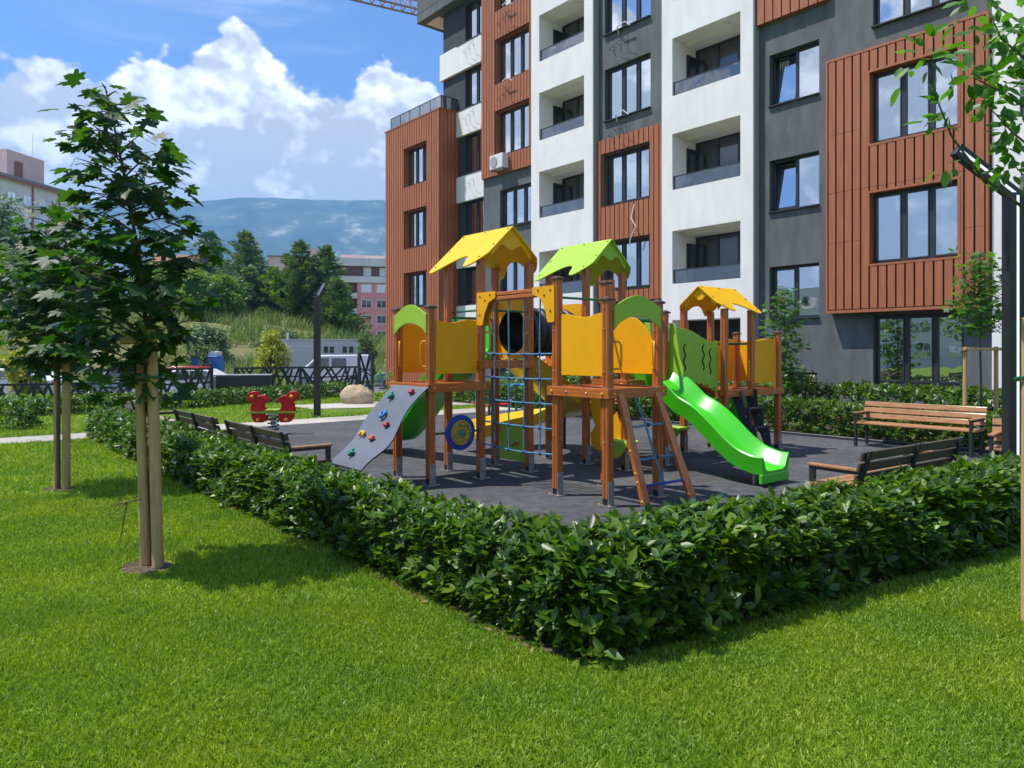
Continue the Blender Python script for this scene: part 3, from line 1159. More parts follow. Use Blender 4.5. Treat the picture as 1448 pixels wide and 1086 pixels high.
def post(u, v, h, foot=True, lean=0.0):
    s, g = PS, .010
    prof = [(-s, -s + .012), (-s + .012, -s), (-g, -s), (0, -s + g), (g, -s), (s - .012, -s), (s, -s + .012), (s, -g), (s - g, 0), (s, g), (s, s - .012), (s - .012, s), (g, s), (0, s - g), (-g, s), (-s + .012, s), (-s, s - .012), (-s, g), (-s + g, 0), (-s, -g)]
    mb = MB()
    mb.pz(.09, h, [(u + a, v + b) for a, b in prof])
    p = mb.build('post', M['wood'], play)
    if foot:
        mb = MB()
        mb.box(u + s - .012, u + s + .004, v - s + .006, v + s - .006, .02, .27)
        mb.box(u - s + .01, u + s - .013, v - s + .01, v + s - .01, .02, .09, 1)
        mb.box(u - .075, u + .095, v - .075, v + .075, .012, .022)
        for a, b in ((-.06, -.06), (.08, .06), (-.06, .06), (.08, -.06)):
            mb.ball((u + a, v + b, .026), .012, 2, 6, 4)
        mb.build('post_foot', [M['steel'], M['black'], M['holdyellow']], p)
    if h < 2.2 or 2.3 < h < 2.5:
        mb = MB()
        q = s + .012
        mb.add([(u - q, v - q, h), (u + q, v - q, h), (u + q, v + q, h), (u - q, v + q, h),
                (u - q, v - q, h + .022), (u + q, v - q, h + .022), (u + q, v + q, h + .022), (u - q, v + q, h + .022),
                (u - .02, v - .02, h + .045), (u + .02, v - .02, h + .045), (u + .02, v + .02, h + .045), (u - .02, v + .02, h + .045)],
               [(3, 2, 1, 0), (0, 1, 5, 4), (1, 2, 6, 5), (2, 3, 7, 6), (3, 0, 4, 7), (4, 5, 9, 8), (5, 6, 10, 9), (6, 7, 11, 10), (7, 4, 8, 11), (8, 9, 10, 11)])
        mb.build('post_cap', M['cap'], p)
    # bolt heads
    mb = MB()
    for z in [x for x in (.62, 1.18, 1.34, 1.78, 2.0) if x < h - .1]:
        mb.ball((u - s - .004, v + .0, z), .010, 0, 6, 4)
        mb.ball((u + s + .004, v + .0, z + .03), .010, 0, 6, 4)
        mb.ball((u, v - s - .004, z + .05), .010, 0, 6, 4)
    mb.build('bolt', M['steel'], p)
    return p


def platform(u0, u1, v0, v1, z):
    e, o = .06, .03
    mb = MB()
    s = PS + .004
    mb.box(u0 - s - .034, u1 + s + .034, v0 - s - .034, v0 - s, z - .085, z + .02)
    mb.box(u0 - s - .034, u1 + s + .034, v1 + s, v1 + s + .034, z - .085, z + .02)
    mb.box(u1 + s, u1 + s + .034, v0 - s, v1 + s, z - .084, z + .019)
    mb.box(u0 - s - .034, u0 - s, v0 - s, v1 + s, z - .084, z + .019)
    p = mb.build('platform', M['wood_h'], play, bevel=.006, seg=2)
    dk = MB()
    n = 7
    for i in range(n):
        a = u0 - s + (u1 - u0 + 2 * s) * i / n
        b = u0 - s + (u1 - u0 + 2 * s) * (i + 1) / n
        dk.box(a + .004, b - .004, v0 + .052, v1 - .052, z - .03, z + .004)
    dk.build('deck', M['wood_h'], p)
    bt = MB()
    for a in (u0, u0 + (u1 - u0) * .3, u0 + (u1 - u0) * .7, u1):
        bt.ball((a, v0 - s - .036, z - .035), .016 if a in (u0, u1) else .011, 0 if a in (u0, u1) else 1, 8, 5)
    for a in (v0, v0 + (v1 - v0) * .3, v0 + (v1 - v0) * .7, v1):
        bt.ball((u1 + s + .036, a, z - .035), .016 if a in (v0, v1) else .011, 0 if a in (v0, v1) else 1, 8, 5)
    bt.build('bolt_cap', [M['holdyellow'], M['steel']], p)
    return p


PST = {
    'P1': (-7.93, 4.75, 2.11), 'P2': (-7.18, 4.75, 2.11), 'P3': (-7.92, 5.52, 2.765), 'P4': (-7.18, 5.50, 2.765), 'P5': (-7.88, 6.29, 2.765), 'P6': (-7.17, 6.30, 2.765),
    'P7': (-5.80, 5.51, 2.39), 'P8': (-5.05, 5.51, 2.12), 'P7b': (-5.80, 6.29, 2.39), 'P11': (-5.03, 6.29, 2.12),
    'Q1': (-7.88, 7.32, 2.765), 'P9': (-7.14, 7.34, 2.765), 'Q3': (-7.88, 8.10, 2.765), 'Q4': (-7.14, 8.10, 2.765), 'P10': (-6.42, 7.34, 2.1), 'P12': (-6.36, 8.10, 2.13),
    'Q5': (-7.88, 8.68, 2.75),
    'R1': (-7.0, 9.40, 2.245), 'R2': (-7.0, 10.12, 2.245), 'R3': (-6.26, 9.40, 2.245), 'R4': (-6.26, 10.12, 2.245), 'R5': (-6.24, 10.87, 1.89), 'R6': (-7.0, 10.87, 1.89),
}
for k_, (u, v, h) in PST.items():
    post(u, v, h)
platform(-7.93, -7.18, 4.75, 5.50, 1.20)
platform(-7.90, -7.17, 5.52, 6.29, 1.47)
platform(-5.80, -5.05, 5.51, 6.29, 1.20)
platform(-7.88, -7.14, 7.34, 8.10, 1.47)
platform(-7.10, -6.40, 7.34, 8.10, 1.20)
platform(-7.0, -6.26, 9.40, 10.12, 1.00)
platform(-6.98, -6.25, 10.20, 10.87, 1.00)


def wave_top(a0, a1, z0, zt, amp=.03, n=20, ph=0.0):
    top = [(a1 + (a0 - a1) * i / n, zt + amp * math.sin(ph + 2 * math.pi * i / n)) for i in range(n + 1)]
    return [(a0, z0), (a1, z0)] + top


def panel(kind, at, outline, mt, name='panel', th=.018):
    mb = MB()
    (mb.pu if kind == 'u' else mb.pv)(at, outline, th)
    return mb.build(name, mt, play, bevel=.004, seg=2)


# yellow side panels
panel('u', -7.18, wave_top(4.82, 5.43, 1.33, 1.97, .025, ph=.5), M['yellow'])
panel('u', -7.93, wave_top(4.82, 5.45, 1.33, 1.97, .025), M['yellow'])
panel('v', 5.51, wave_top(-5.73, -5.12, 1.34, 1.985, .02, ph=2), M['yellow'])
panel('v', 6.29, [(-5.74, 1.35), (-5.10, 1.35)] + [(-5.10 - .64 * i / 16, 1.72 + .27 * math.sin(math.pi * i / 16) ** .8) for i in range(17)], M['yellow'])
panel('u', -6.26, wave_top(10.19, 10.80, 1.10, 1.79, .02), M['yellow'])
panel('u', -7.0, wave_top(10.19, 10.80, 1.10, 1.79, .02), M['yellow'])
panel('v', 10.87, wave_top(-6.93, -6.31, 1.10, 1.79, .02), M['yellow'])


def arch(kind, at, a0, a1, zb, zt):
    """arched header: ears low at both posts, a crest in the middle, arched cut-out beneath."""
    n = 18
    w = a1 - a0
    up = [(a0 + w * i / n, zb + .24 + (zt - zb - .24) * (math.sin(math.pi * i / n) ** 1.1)) for i in range(n + 1)]
    lo = [(a1 - w * i / n, zb + .145 * (math.sin(math.pi * i / n) ** .7) - .0) for i in range(n + 1)]
    return panel(kind, at, up + lo, M['lime'], 'arch_panel', .02)


arch('v', 4.70, -7.92, -7.19, 1.80, 2.17)
arch('u', -4.98, 5.54, 6.27, 1.83, 2.19)


def handle(p0, p1, out):
    o = Vector(out)
    a, b = Vector(p0), Vector(p1)
    mb = MB()
    mb.tube([a, a + o, a.lerp(b, .12) + o * 1.35, a.lerp(b, .88) + o * 1.35, b + o, b], .011, 8)
    mb.ball(a, .022, 0, 8, 5)
    mb.ball(b, .022, 0, 8, 5)
    mb.build('grab_handle', M['holdyellow'], play, smooth=60)


handle((-5.05, 6.25, 1.42), (-5.05, 6.25, 1.70), (.05, -.06, 0))
handle((-5.05, 5.56, 1.42), (-5.05, 5.56, 1.70), (.05, .06, 0))
handle((-7.88, 4.75, 1.42), (-7.88, 4.75, 1.72), (.06, -.04, 0))
handle((-7.23, 4.75, 1.42), (-7.23, 4.75, 1.72), (-.06, -.04, 0))
handle((-6.26, 9.46, 1.16), (-6.26, 9.46, 1.44), (.04, .06, 0))
handle((-6.26, 10.06, 1.16), (-6.26, 10.06, 1.44), (.04, -.06, 0))
handle((-7.14, 5.55, 1.58), (-7.14, 5.55, 1.84), (.03, .07, 0))
handle((-7.14, 6.24, 1.58), (-7.14, 6.24, 1.84), (.03, -.07, 0))


def roof(axis, a0, a1, c, ze, zt, half, mt, drip):
    """two scalloped sheets meeting at a ridge; axis = direction of the ridge."""
    nm = 'roof'
    L_ = a1 - a0
    rise = zt - ze
    sl_ = math.hypot(half, rise)
    # eave outline from a0 to a1, in fractions of slope length (1 = at full eave)
    base = [(0, .88), (.012, .95), (.04, 1.0), (.08, 1.01), (.13, .985), (.2, .92), (.29, .83), (.38, .75), (.47, .69), (.55, .665), (.61, .68), (.65, .73), (.665, .80), (.675, .87), (.70, .93), (.74, .955), (.79, .94), (.85, .89), (.92, .80), (.97, .72), (1.0, .66)]
    for sgn in (-1, 1):
        pts = [(0, 0)] + [(p, q) for p, q in base] + [(1, 0)]
        vs, k_ = [], len(pts)
        def pt(p, q, t):
            a = a0 + L_ * p if drip > 0 else a1 - L_ * p
            b = c + sgn * (half * q + .0)
            z = zt - rise * q
            nx, nz = sgn * rise / sl_, half / sl_
            b += nx * t
            z += nz * t
            return (a, b, z) if axis == 'u' else (b, a, z)
        mb = MB()
        mb.prism(pts, pt, -.008, .010)
        rr_ = mb.build(nm, mt, play, bevel=.003)
        bt = MB()
        for p, q in ((.05, .06), (.95, .06), (.05, .45), (.95, .45), (.07, .86), (.88, .74), (.5, .05)):
            x = pt(p, q, .012)
            bt.ball(x, .013, 0, 8, 5, (1, 1, .8))
        bt.build('bolt', M['cap'], rr_)
    # inner gable boards
    for p in (a0 + .05, a1 - .05):
        h2, r2 = half * .55, rise * .55
        n = 16
        lo = [(c + h2 - 2 * h2 * i / n, zt - r2 - .045 - .045 * math.cos(4 * math.pi * i / n) + .10 * math.sin(math.pi * i / n)) for i in range(n + 1)]
        pts = [(c - h2, zt - r2 - .012), (c, zt - .012), (c + h2, zt - r2 - .012)] + lo
        mb = MB()
        (mb.pu if axis == 'u' else mb.pv)(p, pts, .016)
        mb.build('gable_board', mt, play)


roof('u', -8.08, -7.02, 5.90, 2.63, 3.19, .60, M['roof_yellow'], 1)
roof('u', -8.02, -6.98, 7.71, 2.64, 3.20, .60, M['lime'], 1)
roof('v', 9.26, 10.24, -6.63, 2.19, 2.60, .50, M['roof_yellow'], -1)

# tube
def holed(v, u0, u1, z0, z1, cu, cz, r, mt):
    n = 32
    mb = MB()
    outer, inner = [], []
    for i in range(n):
        t = 2 * math.pi * i / n + math.pi / n
        ct, st = math.cos(t), math.sin(t)
        inner.append((cu + r * ct, cz + r * st))
        k = min((u1 - cu) / ct if ct > 0 else (u0 - cu) / ct, (z1 - cz) / st if st > 0 else (z0 - cz) / st)
        outer.append((cu + k * ct, cz + k * st))
    for w0_, w1_ in ((v - .009, v + .009),):
        vs = [(a, w0_, b) for a, b in outer] + [(a, w0_, b) for a, b in inner] + [(a, w1_, b) for a, b in outer] + [(a, w1_, b) for a, b in inner]
        fs = []
        for i in range(n):
            j = (i + 1) % n
            fs += [(i, j, n + j, n + i), (2 * n + i, 3 * n + i, 3 * n + j, 2 * n + j), (i, 2 * n + i, 2 * n + j, j), (n + i, n + j, 3 * n + j, 3 * n + i)]
        mb.add(vs, fs)
    return mb.build('tunnel_panel', mt, play)


holed(6.31, -7.83, -7.22, 1.50, 2.30, -7.52, 1.87, .295, M['yellow'])
holed(7.31, -7.83, -7.19, 1.50, 2.28, -7.52, 1.87, .295, M['yellow'])
mb = MB()
n, k = 40, 28
vs, fs = [], []
N_ = 48
for i in range(N_ + 1):
    v = 6.32 + (7.30 - 6.32) * i / N_
    r = .315 + (.022 if (i // 2) % 3 < 2 else -.006) if 0 < i < N_ else .315
    for j in range(k):
        t = 2 * math.pi * j / k
        vs.append((-7.52 + r * math.cos(t), v, 1.87 + r * math.sin(t)))
for i in range(N_):
    for j in range(k):
        j2 = (j + 1) % k
        fs.append((i * k + j, i * k + j2, (i + 1) * k + j2, (i + 1) * k + j))
off = len(vs)
for i in (0, N_):
    for j in range(k):
        t = 2 * math.pi * j / k
        vs.append((-7.52 + .293 * math.cos(t), 6.30 + (7.32 - 6.30) * (i / N_), 1.87 + .293 * math.sin(t)))
for j in range(k):
    j2 = (j + 1) % k
    fs.append((off + j, off + k + j, off + k + j2, off + j2))
mb.add(vs, fs)
mb.build('crawl_tunnel', M['black'], play, smooth=35, fix=False)

# rope net under its beam
mb = MB()
for dz in (-.026, .026):
    mb.box(-7.12, -5.86, 5.465, 5.545, 2.27 + dz - .024, 2.27 + dz + .024)
mb.build('beam', M['wood_h'], play, bevel=.008, seg=2)
for s, u in ((1, -7.13), (-1, -5.85)):
    for side in (5.455, 5.555):
        mb = MB()
        mb.pv(side, [(u, 2.33), (u + s * .30, 2.33), (u + s * .30, 2.25), (u + s * .17, 2.20), (u + s * .08, 2.05), (u + s * .05, 1.93), (u, 1.92), (u - s * .06, 1.93), (u - s * .06, 2.33)], .012)
        b = mb.build('bracket', M['yellow'], play)
        mb = MB()
        for a, z in ((.0, 2.28), (.0, 2.05), (.2, 2.29), (.1, 2.23)):
            mb.ball((u + s * a, side + (-.008 if side < 5.5 else .008), z), .012, 0, 6, 4)
        mb.build('bolt', M['cap'], b)
nz = [1.575, 1.29, 1.01, .735, .455]
nu = [-7.18 + 1.38 * k for k in (.2, .4, .6, .8)]
mb, kn = MB(), MB()
for i, u in enumerate(nu):
    pts = [(u + .006 * math.sin(z * 5 + i), 5.50, z) for z in [2.25, 2.0, 1.8, 1.575, 1.43, 1.29, 1.15, 1.01, .87, .735, .6, .455 - .012]]
    mb.tube(pts, .0095, 8)
for j, z in enumerate(nz):
    us = [-7.13] + nu + [-5.85]
    mb.tube([(a, 5.50, z - (.028 * math.sin(math.pi * (a + 7.13) / 1.28) if j > 3 else .008 * math.sin(math.pi * (a + 7.13) / 1.28)) ) for a in np.linspace(-7.13, -5.85, 13)], .0095, 8)
    for u in nu:
        zz = z - (.028 if j > 3 else .008) * math.sin(math.pi * (u + 7.13) / 1.28)
        kn.ball((u, 5.50, zz), .022, 0, 8, 6)
net = mb.build('climbing_net', M['rope'], play, smooth=60)
kn.build('net_joint', M['blue'], net, smooth=60)


def rail(p, q, r=.014, mt='green_steel', name='rail'):
    mb = MB()
    mb.tube([p, q], r, 10)
    return mb.build(name, M[mt], play, smooth=60)


rail((-5.80, 5.55, 2.2), (-5.80, 6.24, 2.2))
rail((-7.88, 5.56, 2.12), (-7.2, 5.53, 2.12))
rail((-7.9, 5.56, 2.05), (-7.9, 6.24, 2.05), .018)
rail((-7.18, 5.54, 2.12), (-7.18, 6.25, 2.12))
rail((-7.0, 10.16, 1.74), (-7.0, 10.83, 1.74))
rail((-6.95, 10.12, 1.72), (-6.31, 10.12, 1.72), .018)
rail((-6.26, 10.16, 1.86), (-6.26, 10.82, 1.86), .014)
rail((-7.14, 4.80, .62), (-7.14, 5.46, .62), .015)
rail((-6.36, 7.40, 2.02), (-6.36, 8.05, 2.02), .026)

# disc game
mb = MB()
dz, dv, du = .62, 5.12, -7.09
n = 40
mb.pu(du, [(dv + .215 * math.cos(2 * math.pi * i / n), dz + .215 * math.sin(2 * math.pi * i / n)) for i in range(n)], .03)
dsc = mb.build('spinning_disc', M['blue'], play, bevel=.006, seg=2)
mb = MB()
mb.pu(du + .018, [(dv + .155 * math.cos(2 * math.pi * i / n), dz + .155 * math.sin(2 * math.pi * i / n)) for i in range(n)], .008)
mb.build('disc_face', mat('disc_olive', (.22, .24, .035), .5, col2=(.03, .16, .06), vs=14), dsc)
mb = MB()
for r_, a0, a1 in ((.14, 0, 5.2), (.115, .9, 6.0), (.088, 2, 7.2), (.06, 0, 4.6)):
    mb.tube([(du + .024, dv + r_ * math.cos(t), dz + r_ * math.sin(t)) for t in np.linspace(a0, a1, 26)], .0065, 6)
mb.ball((du + .024, dv, dz), .04, 1, 12, 6, (.3, 1, 1))
for i in range(9):
    t = i * .7
    mb.ball((du + .024, dv + .10 * math.cos(t), dz + .10 * math.sin(t)), .013, i % 2, 8, 5, (.4, 1, 1))
mb.build('maze_track', [M['holdyellow'], M['holdgreen']], dsc)

# climbing board with holds
mb = MB()
path = []
for i in range(25):
    t = i / 24
    v = 4.70 - .86 * t
    z = 1.20 - .95 * t + .035 * math.sin(2 * math.pi * t * 1.25 + .4)
    path.append((v, z))
bu0, bu1 = -7.94, -7.14
edge = lambda t: .05 * math.sin(2 * math.pi * t * 1.5 + .5)
vs, fs = [], []
for i, (v, z) in enumerate(path):
    t = i / 24
    for dzz in (0, -.022):
        vs.append((bu0 + edge(t), v, z + dzz))
        vs.append((bu1 + edge(t + .1), v, z + dzz))
for i in range(24):
    a, b = 4 * i, 4 * (i + 1)
    fs += [(a, b, b + 1, a + 1), (a + 2, a + 3, b + 3, b + 2), (a, a + 2, b + 2, b), (a + 1, b + 1, b + 3, a + 3)]
fs += [(0, 1, 3, 2), (96, 98, 99, 97)]
mb.add(vs, fs)
for q in range(24):
    mb.m[4 * q + 1] = mb.m[4 * q + 2] = mb.m[4 * q + 3] = 1
mb.m[-1] = mb.m[-2] = 1
cb = mb.build('climbing_board', [M['grayboard'], M['darkboard']], play)
mb = MB()
mb.beam((bu0 + .06, 3.90, .24), (bu0 + .06, 3.86, .01), .05, .05)
mb.beam((bu1 - .06, 3.90, .24), (bu1 - .06, 3.86, .01), .05, .05)
mb.box(bu0 + .02, bu1 - .02, 3.86, 3.89, .16, .23)
mb.build('board_foot', M['black'], cb)


def hold(t, a, m_, shape):
    i = min(23, int(t * 24))
    f = t * 24 - i
    v = path[i][0] * (1 - f) + path[i + 1][0] * f
    z = path[i][1] * (1 - f) + path[i + 1][1] * f
    u = bu0 + (bu1 - bu0) * a
    mb = MB()
    c_ = (u, v - .02, z + .018)
    if shape == 'ring':
        ps = [(u + .035 * math.cos(q), v - .02 + .028 * math.sin(q), z + .028 + .03 * math.sin(q)) for q in np.linspace(0, 2 * math.pi, 12, endpoint=False)]
        mb.tube(ps, .02, 8, closed=True)
    elif shape == 'cross':
        mb.ball(c_, .03, 0, 8, 6)
        for d in ((.03, 0, .0), (-.03, .0, 0), (0, .022, .024), (0, -.022, -.024)):
            mb.ball((c_[0] + d[0], c_[1] + d[1] - .008, c_[2] + d[2] + .008), .022, 0, 8, 6)
    elif shape == 'arc':
        mb.tube([(u + .04 * math.cos(q), v - .02 + .028 * math.sin(q), z + .026 + .03 * math.sin(q)) for q in np.linspace(-.3, 3.6, 9)], [.014, .02, .022, .022, .022, .022, .022, .02, .014], 8)
    else:
        mb.ball(c_, .036, 0, 10, 6, (1.3, .8, .7))
        mb.ball((c_[0] + .03, c_[1] + .01, c_[2] + .02), .024, 0, 8, 6)
    mb.build('climbing_hold', M[m_], cb, smooth=60)


hold(.14, .78, 'holdred', 'lump'); hold(.20, .32, 'holdgreen', 'cross'); hold(.385, .42, 'holdblue', 'ring')
hold(.47, .66, 'holdred', 'lump'); hold(.62, .22, 'holdyellow', 'arc'); hold(.635, .55, 'holdorange', 'lump'); hold(.86, .42, 'holdgreen', 'cross')

# slides
SEC = [(-.30, .185), (-.315, .17), (-.275, -.035), (.275, -.035), (.315, .17), (.30, .185), (.265, .165), (.215, .03), (.16, .006), (0, 0), (-.16, .006), (-.215, .03), (-.265, .165)]


def slide(path, sides, mt, name='slide', sec=SEC):
    mb = MB()
    mb.sweep(path, sides, sec)
    return mb.build(name, mt, play, smooth=50)


def dense(pts, n=40):
    pts = [Vector(p) for p in pts]
    out = []
    k = len(pts) - 1
    for i in range(n + 1):
        x = i / n * k
        j = min(k - 1, int(x))
        t = x - j
        p0, p1, p2, p3 = pts[max(0, j - 1)], pts[j], pts[j + 1], pts[min(k, j + 2)]
        out.append(.5 * ((2 * p1) + (-p0 + p2) * t + (2 * p0 - 5 * p1 + 4 * p2 - p3) * t * t + (-p0 + 3 * p1 - 3 * p2 + p3) * t ** 3))
    return out


gp = dense([(-6.48, 7.90, 1.20), (-6.28, 7.90, 1.18), (-6.05, 7.90, 1.03), (-5.85, 7.90, .87), (-5.62, 7.90, .76), (-5.40, 7.90, .60), (-5.16, 7.90, .40), (-4.95, 7.90, .27), (-4.72, 7.90, .20), (-4.56, 7.90, .19)], 54)
gs = slide(gp, [(0, 1, 0)] * len(gp), M['green_slide'])
mb = MB()
mb.box(-4.60, -4.555, 7.60, 8.20, .05, .16)
mb.build('slide_lip', M['green_slide'], gs, bevel=.01, seg=2)
mb = MB()
mb.tube([(-4.75, 7.75, .17), (-4.75, 7.75, .01)], .02, 8)
mb.tube([(-4.75, 8.05, .17), (-4.75, 8.05, .01)], .02, 8)
mb.build('slide_foot', M['steel'], gs)
yp = dense([(-7.88, 5.90, 1.47), (-8.08, 5.90, 1.45), (-8.35, 5.90, 1.24), (-8.65, 5.90, 1.04), (-8.9, 5.90, .90), (-9.2, 5.90, .64), (-9.5, 5.90, .42), (-9.8, 5.90, .25), (-10.1, 5.90, .19), (-10.3, 5.90, .18)], 54)
gs2 = slide(yp, [(0, 1, 0)] * len(yp), M['green_slide'])
mb = MB()
mb.tube([(-10.1, 5.75, .17), (-10.1, 5.75, .01)], .02, 8)
mb.tube([(-10.1, 6.05, .17), (-10.1, 6.05, .01)], .02, 8)
mb.build('slide_foot', M['steel'], gs2)
# entry cheeks
for (ua, ub, v) in ((-6.40, -6.10, 7.63), (-6.32, -6.08, 8.16)):
    panel('v', v, [(ua, 1.22), (ub, 1.16), (ub + .0, 1.36), (ub - .06, 1.52), (ub - .10, 1.75), (ub - .13, 1.98), (ua, 2.0)], M['lime'], 'slide_cheek')
for v in (5.62, 6.18):
    panel('v', v, [(-7.86, 1.48), (-8.28, 1.36), (-8.25, 1.55), (-8.12, 1.75), (-8.06, 2.02), (-7.86, 2.08)], M['green_slide'], 'slide_cheek')
# yellow curved slide
pts = [(-8.02, 6.75, 1.44), (-8.05, 7.15, 1.22), (-8.08, 7.6, .96), (-8.22, 8.02, .73), (-8.55, 8.28, .57), (-8.92, 8.14, .47), (-9.10, 7.8, .41), (-9.14, 7.4, .37), (-9.12, 7.1, .34), (-9.08, 6.9, .32), (-9.06, 6.72, .31)]
cp = dense(pts, 60)
sides = []
for i in range(len(cp)):
    d = cp[min(i + 1, len(cp) - 1)] - cp[max(i - 1, 0)]
    sides.append(Vector((d.y, -d.x, 0)).normalized())
SEC2 = [(-.30, .16), (-.32, .15), (-.285, -.035), (-.15, -.06), (.15, -.06), (.285, -.035), (.32, .15), (.30, .16), (.265, .14), (.215, .05), (.12, 0), (-.12, 0), (-.215, .05), (-.265, .14)]
cs = slide(cp, sides, M['yellow_slide'], sec=SEC2)
mb = MB()
for p in (cp[24], cp[40], cp[54]):
    mb.tube([(p.x, p.y, p.z - .05), (p.x, p.y, .01)], .025, 8)
mb.build('slide_foot', M['anthracite'], cs)

# sloping rope ladder with wooden stringers
lad = MB()
A0, A1 = Vector((-4.98, 5.62, 1.16)), Vector((-4.66, 5.64, .07))
B0, B1 = Vector((-4.98, 6.20, 1.16)), Vector((-4.62, 6.34, .07))
lad.beam(A0, A1, .05, .095, (0, 1, 0))
lad.beam(B0, B1, .05, .095, (0, 1, 0))
ld = lad.build('ladder', M['wood'], play, bevel=.006, seg=2)
rp = MB()
for k, t in enumerate((.30, .60)):
    a, b = A0.lerp(A1, t), B0.lerp(B1, t)
    m_ = a.lerp(b, .5)
    rp.tube([a, a.lerp(m_, .5) - Vector((0, 0, .012)), m_, m_.lerp(b, .5) - Vector((0, 0, .004)), b], .011, 8)
    rp.ball(m_, .026, 1, 8, 6)
t0, t1 = A0.lerp(B0, .35), A0.lerp(A1, .86).lerp(B0.lerp(B1, .86), .5)
rp.tube([t0, t0.lerp(t1, .32) + Vector((0, .03, 0)), t0.lerp(t1, .66), t1], .011, 8)
rp.build('rope_rungs', [M['rope'], M['black']], ld, smooth=60)
rp = MB()
rp.tube([A0.lerp(A1, .84), B0.lerp(B1, .84)], .015, 8)
rp.build('rung', M['blue'], ld, smooth=60)
rp = MB()
for a, t in ((A0.lerp(A1, .52), 0), (A0.lerp(A1, .72), 0), (A0.lerp(A1, .80), 0), (A0.lerp(A1, .97), 0), (B0.lerp(B1, .97), 0)):
    rp.ball(a + Vector((.0, -.035, 0)), .02, 0, 8, 6)
rp.build('bolt_cap', M['holdyellow'], ld)
rp = MB()
rp.box(-4.69, -4.64, 5.60, 5.68, .012, .08)
rp.box(-4.65, -4.60, 6.30, 6.38, .012, .08)
rp.build('ladder_foot', M['steel'], ld)

# hanging game panels below the decks
panel('v', 7.36, [(-7.05, .30), (-6.98, .24), (-6.88, .22), (-6.80, .30), (-6.72, .26), (-6.60, .28), (-6.50, .36), (-6.50, .60), (-6.58, .78), (-6.66, .70), (-6.74, .84), (-6.80, .98), (-6.90, 1.05), (-7.05, 1.06), (-7.07, .8), (-7.02, .66), (-6.98, .56), (-7.07, .45)], M['yellow'], 'seahorse_panel')
p_ = panel('v', 6.31, [(-7.80, .12), (-7.24, .12), (-7.24, .60), (-7.30, .62), (-7.74, .62), (-7.80, .60)], M['lime'], 'game_panel')
mb = MB()
for u, z in ((-7.6, .36), (-7.5, .34), (-7.42, .37)):
    mb.ball((u, 6.295, z), .028, 0, 8, 5)
    mb.ball((u + .01, 6.285, z + .02), .014, 1, 8, 5)
mb.build('sliding_bead', [M['holdorange'], M['white_metal']], p_)
for (u, v) in ((-6.95, 9.28), (-6.35, 7.36)):
    mb = MB()
    mb.pz(.40, .425, [(u - .22 + .0, v - .22), (u + .18, v - .22), (u + .22, v - .1), (u + .12, v + .04), (u - .22, v + .06)])
    mb.pv(v - .22, [(u - .2, .20), (u - .12, .16), (u + .02, .22), (u + .14, .36), (u + .16, .42), (u - .2, .42)], .018)
    mb.build('play_counter', M['lime'], play, bevel=.004)

# bridge between the middle and right towers
mb = MB()
n = 11
for i in range(n):
    t0_, t1_ = i / n, (i + 1) / n
    za = 1.17 - .17 * t0_ + .07 * math.sin(math.pi * t0_)
    mb.box(-7.0, -6.38, 8.15 + 1.2 * t0_ + .005, 8.15 + 1.2 * t1_ - .005, za - .035, za)
mb.build('bridge_deck', M['wood_h'], play)
for u in (-6.33, -7.05):
    n = 20
    top = [(9.33 - 1.16 * i / n, 1.77 + .17 * i / n + .05 * math.sin(2 * math.pi * i / n + 3.6) * (1 - .3 * i / n)) for i in range(n + 1)]
    bot = [(8.17 + 1.16 * i / n, 1.06 - .08 * i / n + .13 * math.sin(math.pi * i / n)) for i in range(n + 1)]
    o = panel('u', u, bot + top, M['lime'], 'bridge_panel')
    if u > -7:
        mb = MB()
        for a, z0 in ((8.28, 1.33), (8.50, 1.32), (8.95, 1.32), (9.12, 1.26)):
            ps = [(u + .0125, a + .022 * math.sin(q * 2.6), z0 + q * .075) for q in np.linspace(0, 5.2, 24)]
            mb.tube(ps, [.004] + [.010] * 22 + [.004], 6)
        for a, z in ((9.22, 1.05), (9.05, 1.10), (8.9, 1.12)):
            mb.ball((u + .01, a, z), .014, 0, 8, 5)
        mb.build('wavy_slot', M['gap'], o, smooth=60)
# dark stepped board stairs at the right tower
for v in (9.70, 10.06):
    mb = MB()
    mb.pv(v, [(-6.30, 1.02), (-6.12, 1.02), (-6.10, .74), (-6.02, .74), (-6.0, .46), (-5.91, .44), (-5.88, .14), (-5.80, .012), (-5.92, .012), (-6.06, .34), (-6.12, .40), (-6.30, .86)], .02)
    st = mb.build('stair_stringer', M['darkboard'], play)
    mb = MB()
    for u, z in ((-6.17, .9), (-6.07, .62), (-5.97, .34)):
        mb.ball((u, v - .014, z), .012, 0, 6, 4)
    mb.build('bolt', M['steel'], st)
for u, z in ((-6.11, .745), (-6.01, .47), (-5.91, .17)):
    mb = MB()
    mb.box(u - .1, u + .08, 9.715, 10.045, z - .022, z)
    mb.build('stair_tread', M['darkboard'], play)
# green shell under the right deck
vs, fs = [], []
n = 14
for i in range(n + 1):
    t = i / n
    for z_, o_ in ((1.0, 0), (.72, .05), (.5, .14), (.34 + .2 * t, .2)):
        vs.append((-6.62 + .22 * math.sin(math.pi * t) - o_, 10.18 + .66 * t, z_))
for i in range(n):
    for j in range(3):
        a = 4 * i + j
        fs.append((a, a + 1, a + 5, a + 4))
mb = MB()
mb.add(vs, fs)
o = mb.build('crawl_shell', M['green_slide'], play, smooth=60, fix=False)
o.modifiers.new('solid', 'SOLIDIFY').thickness = .015

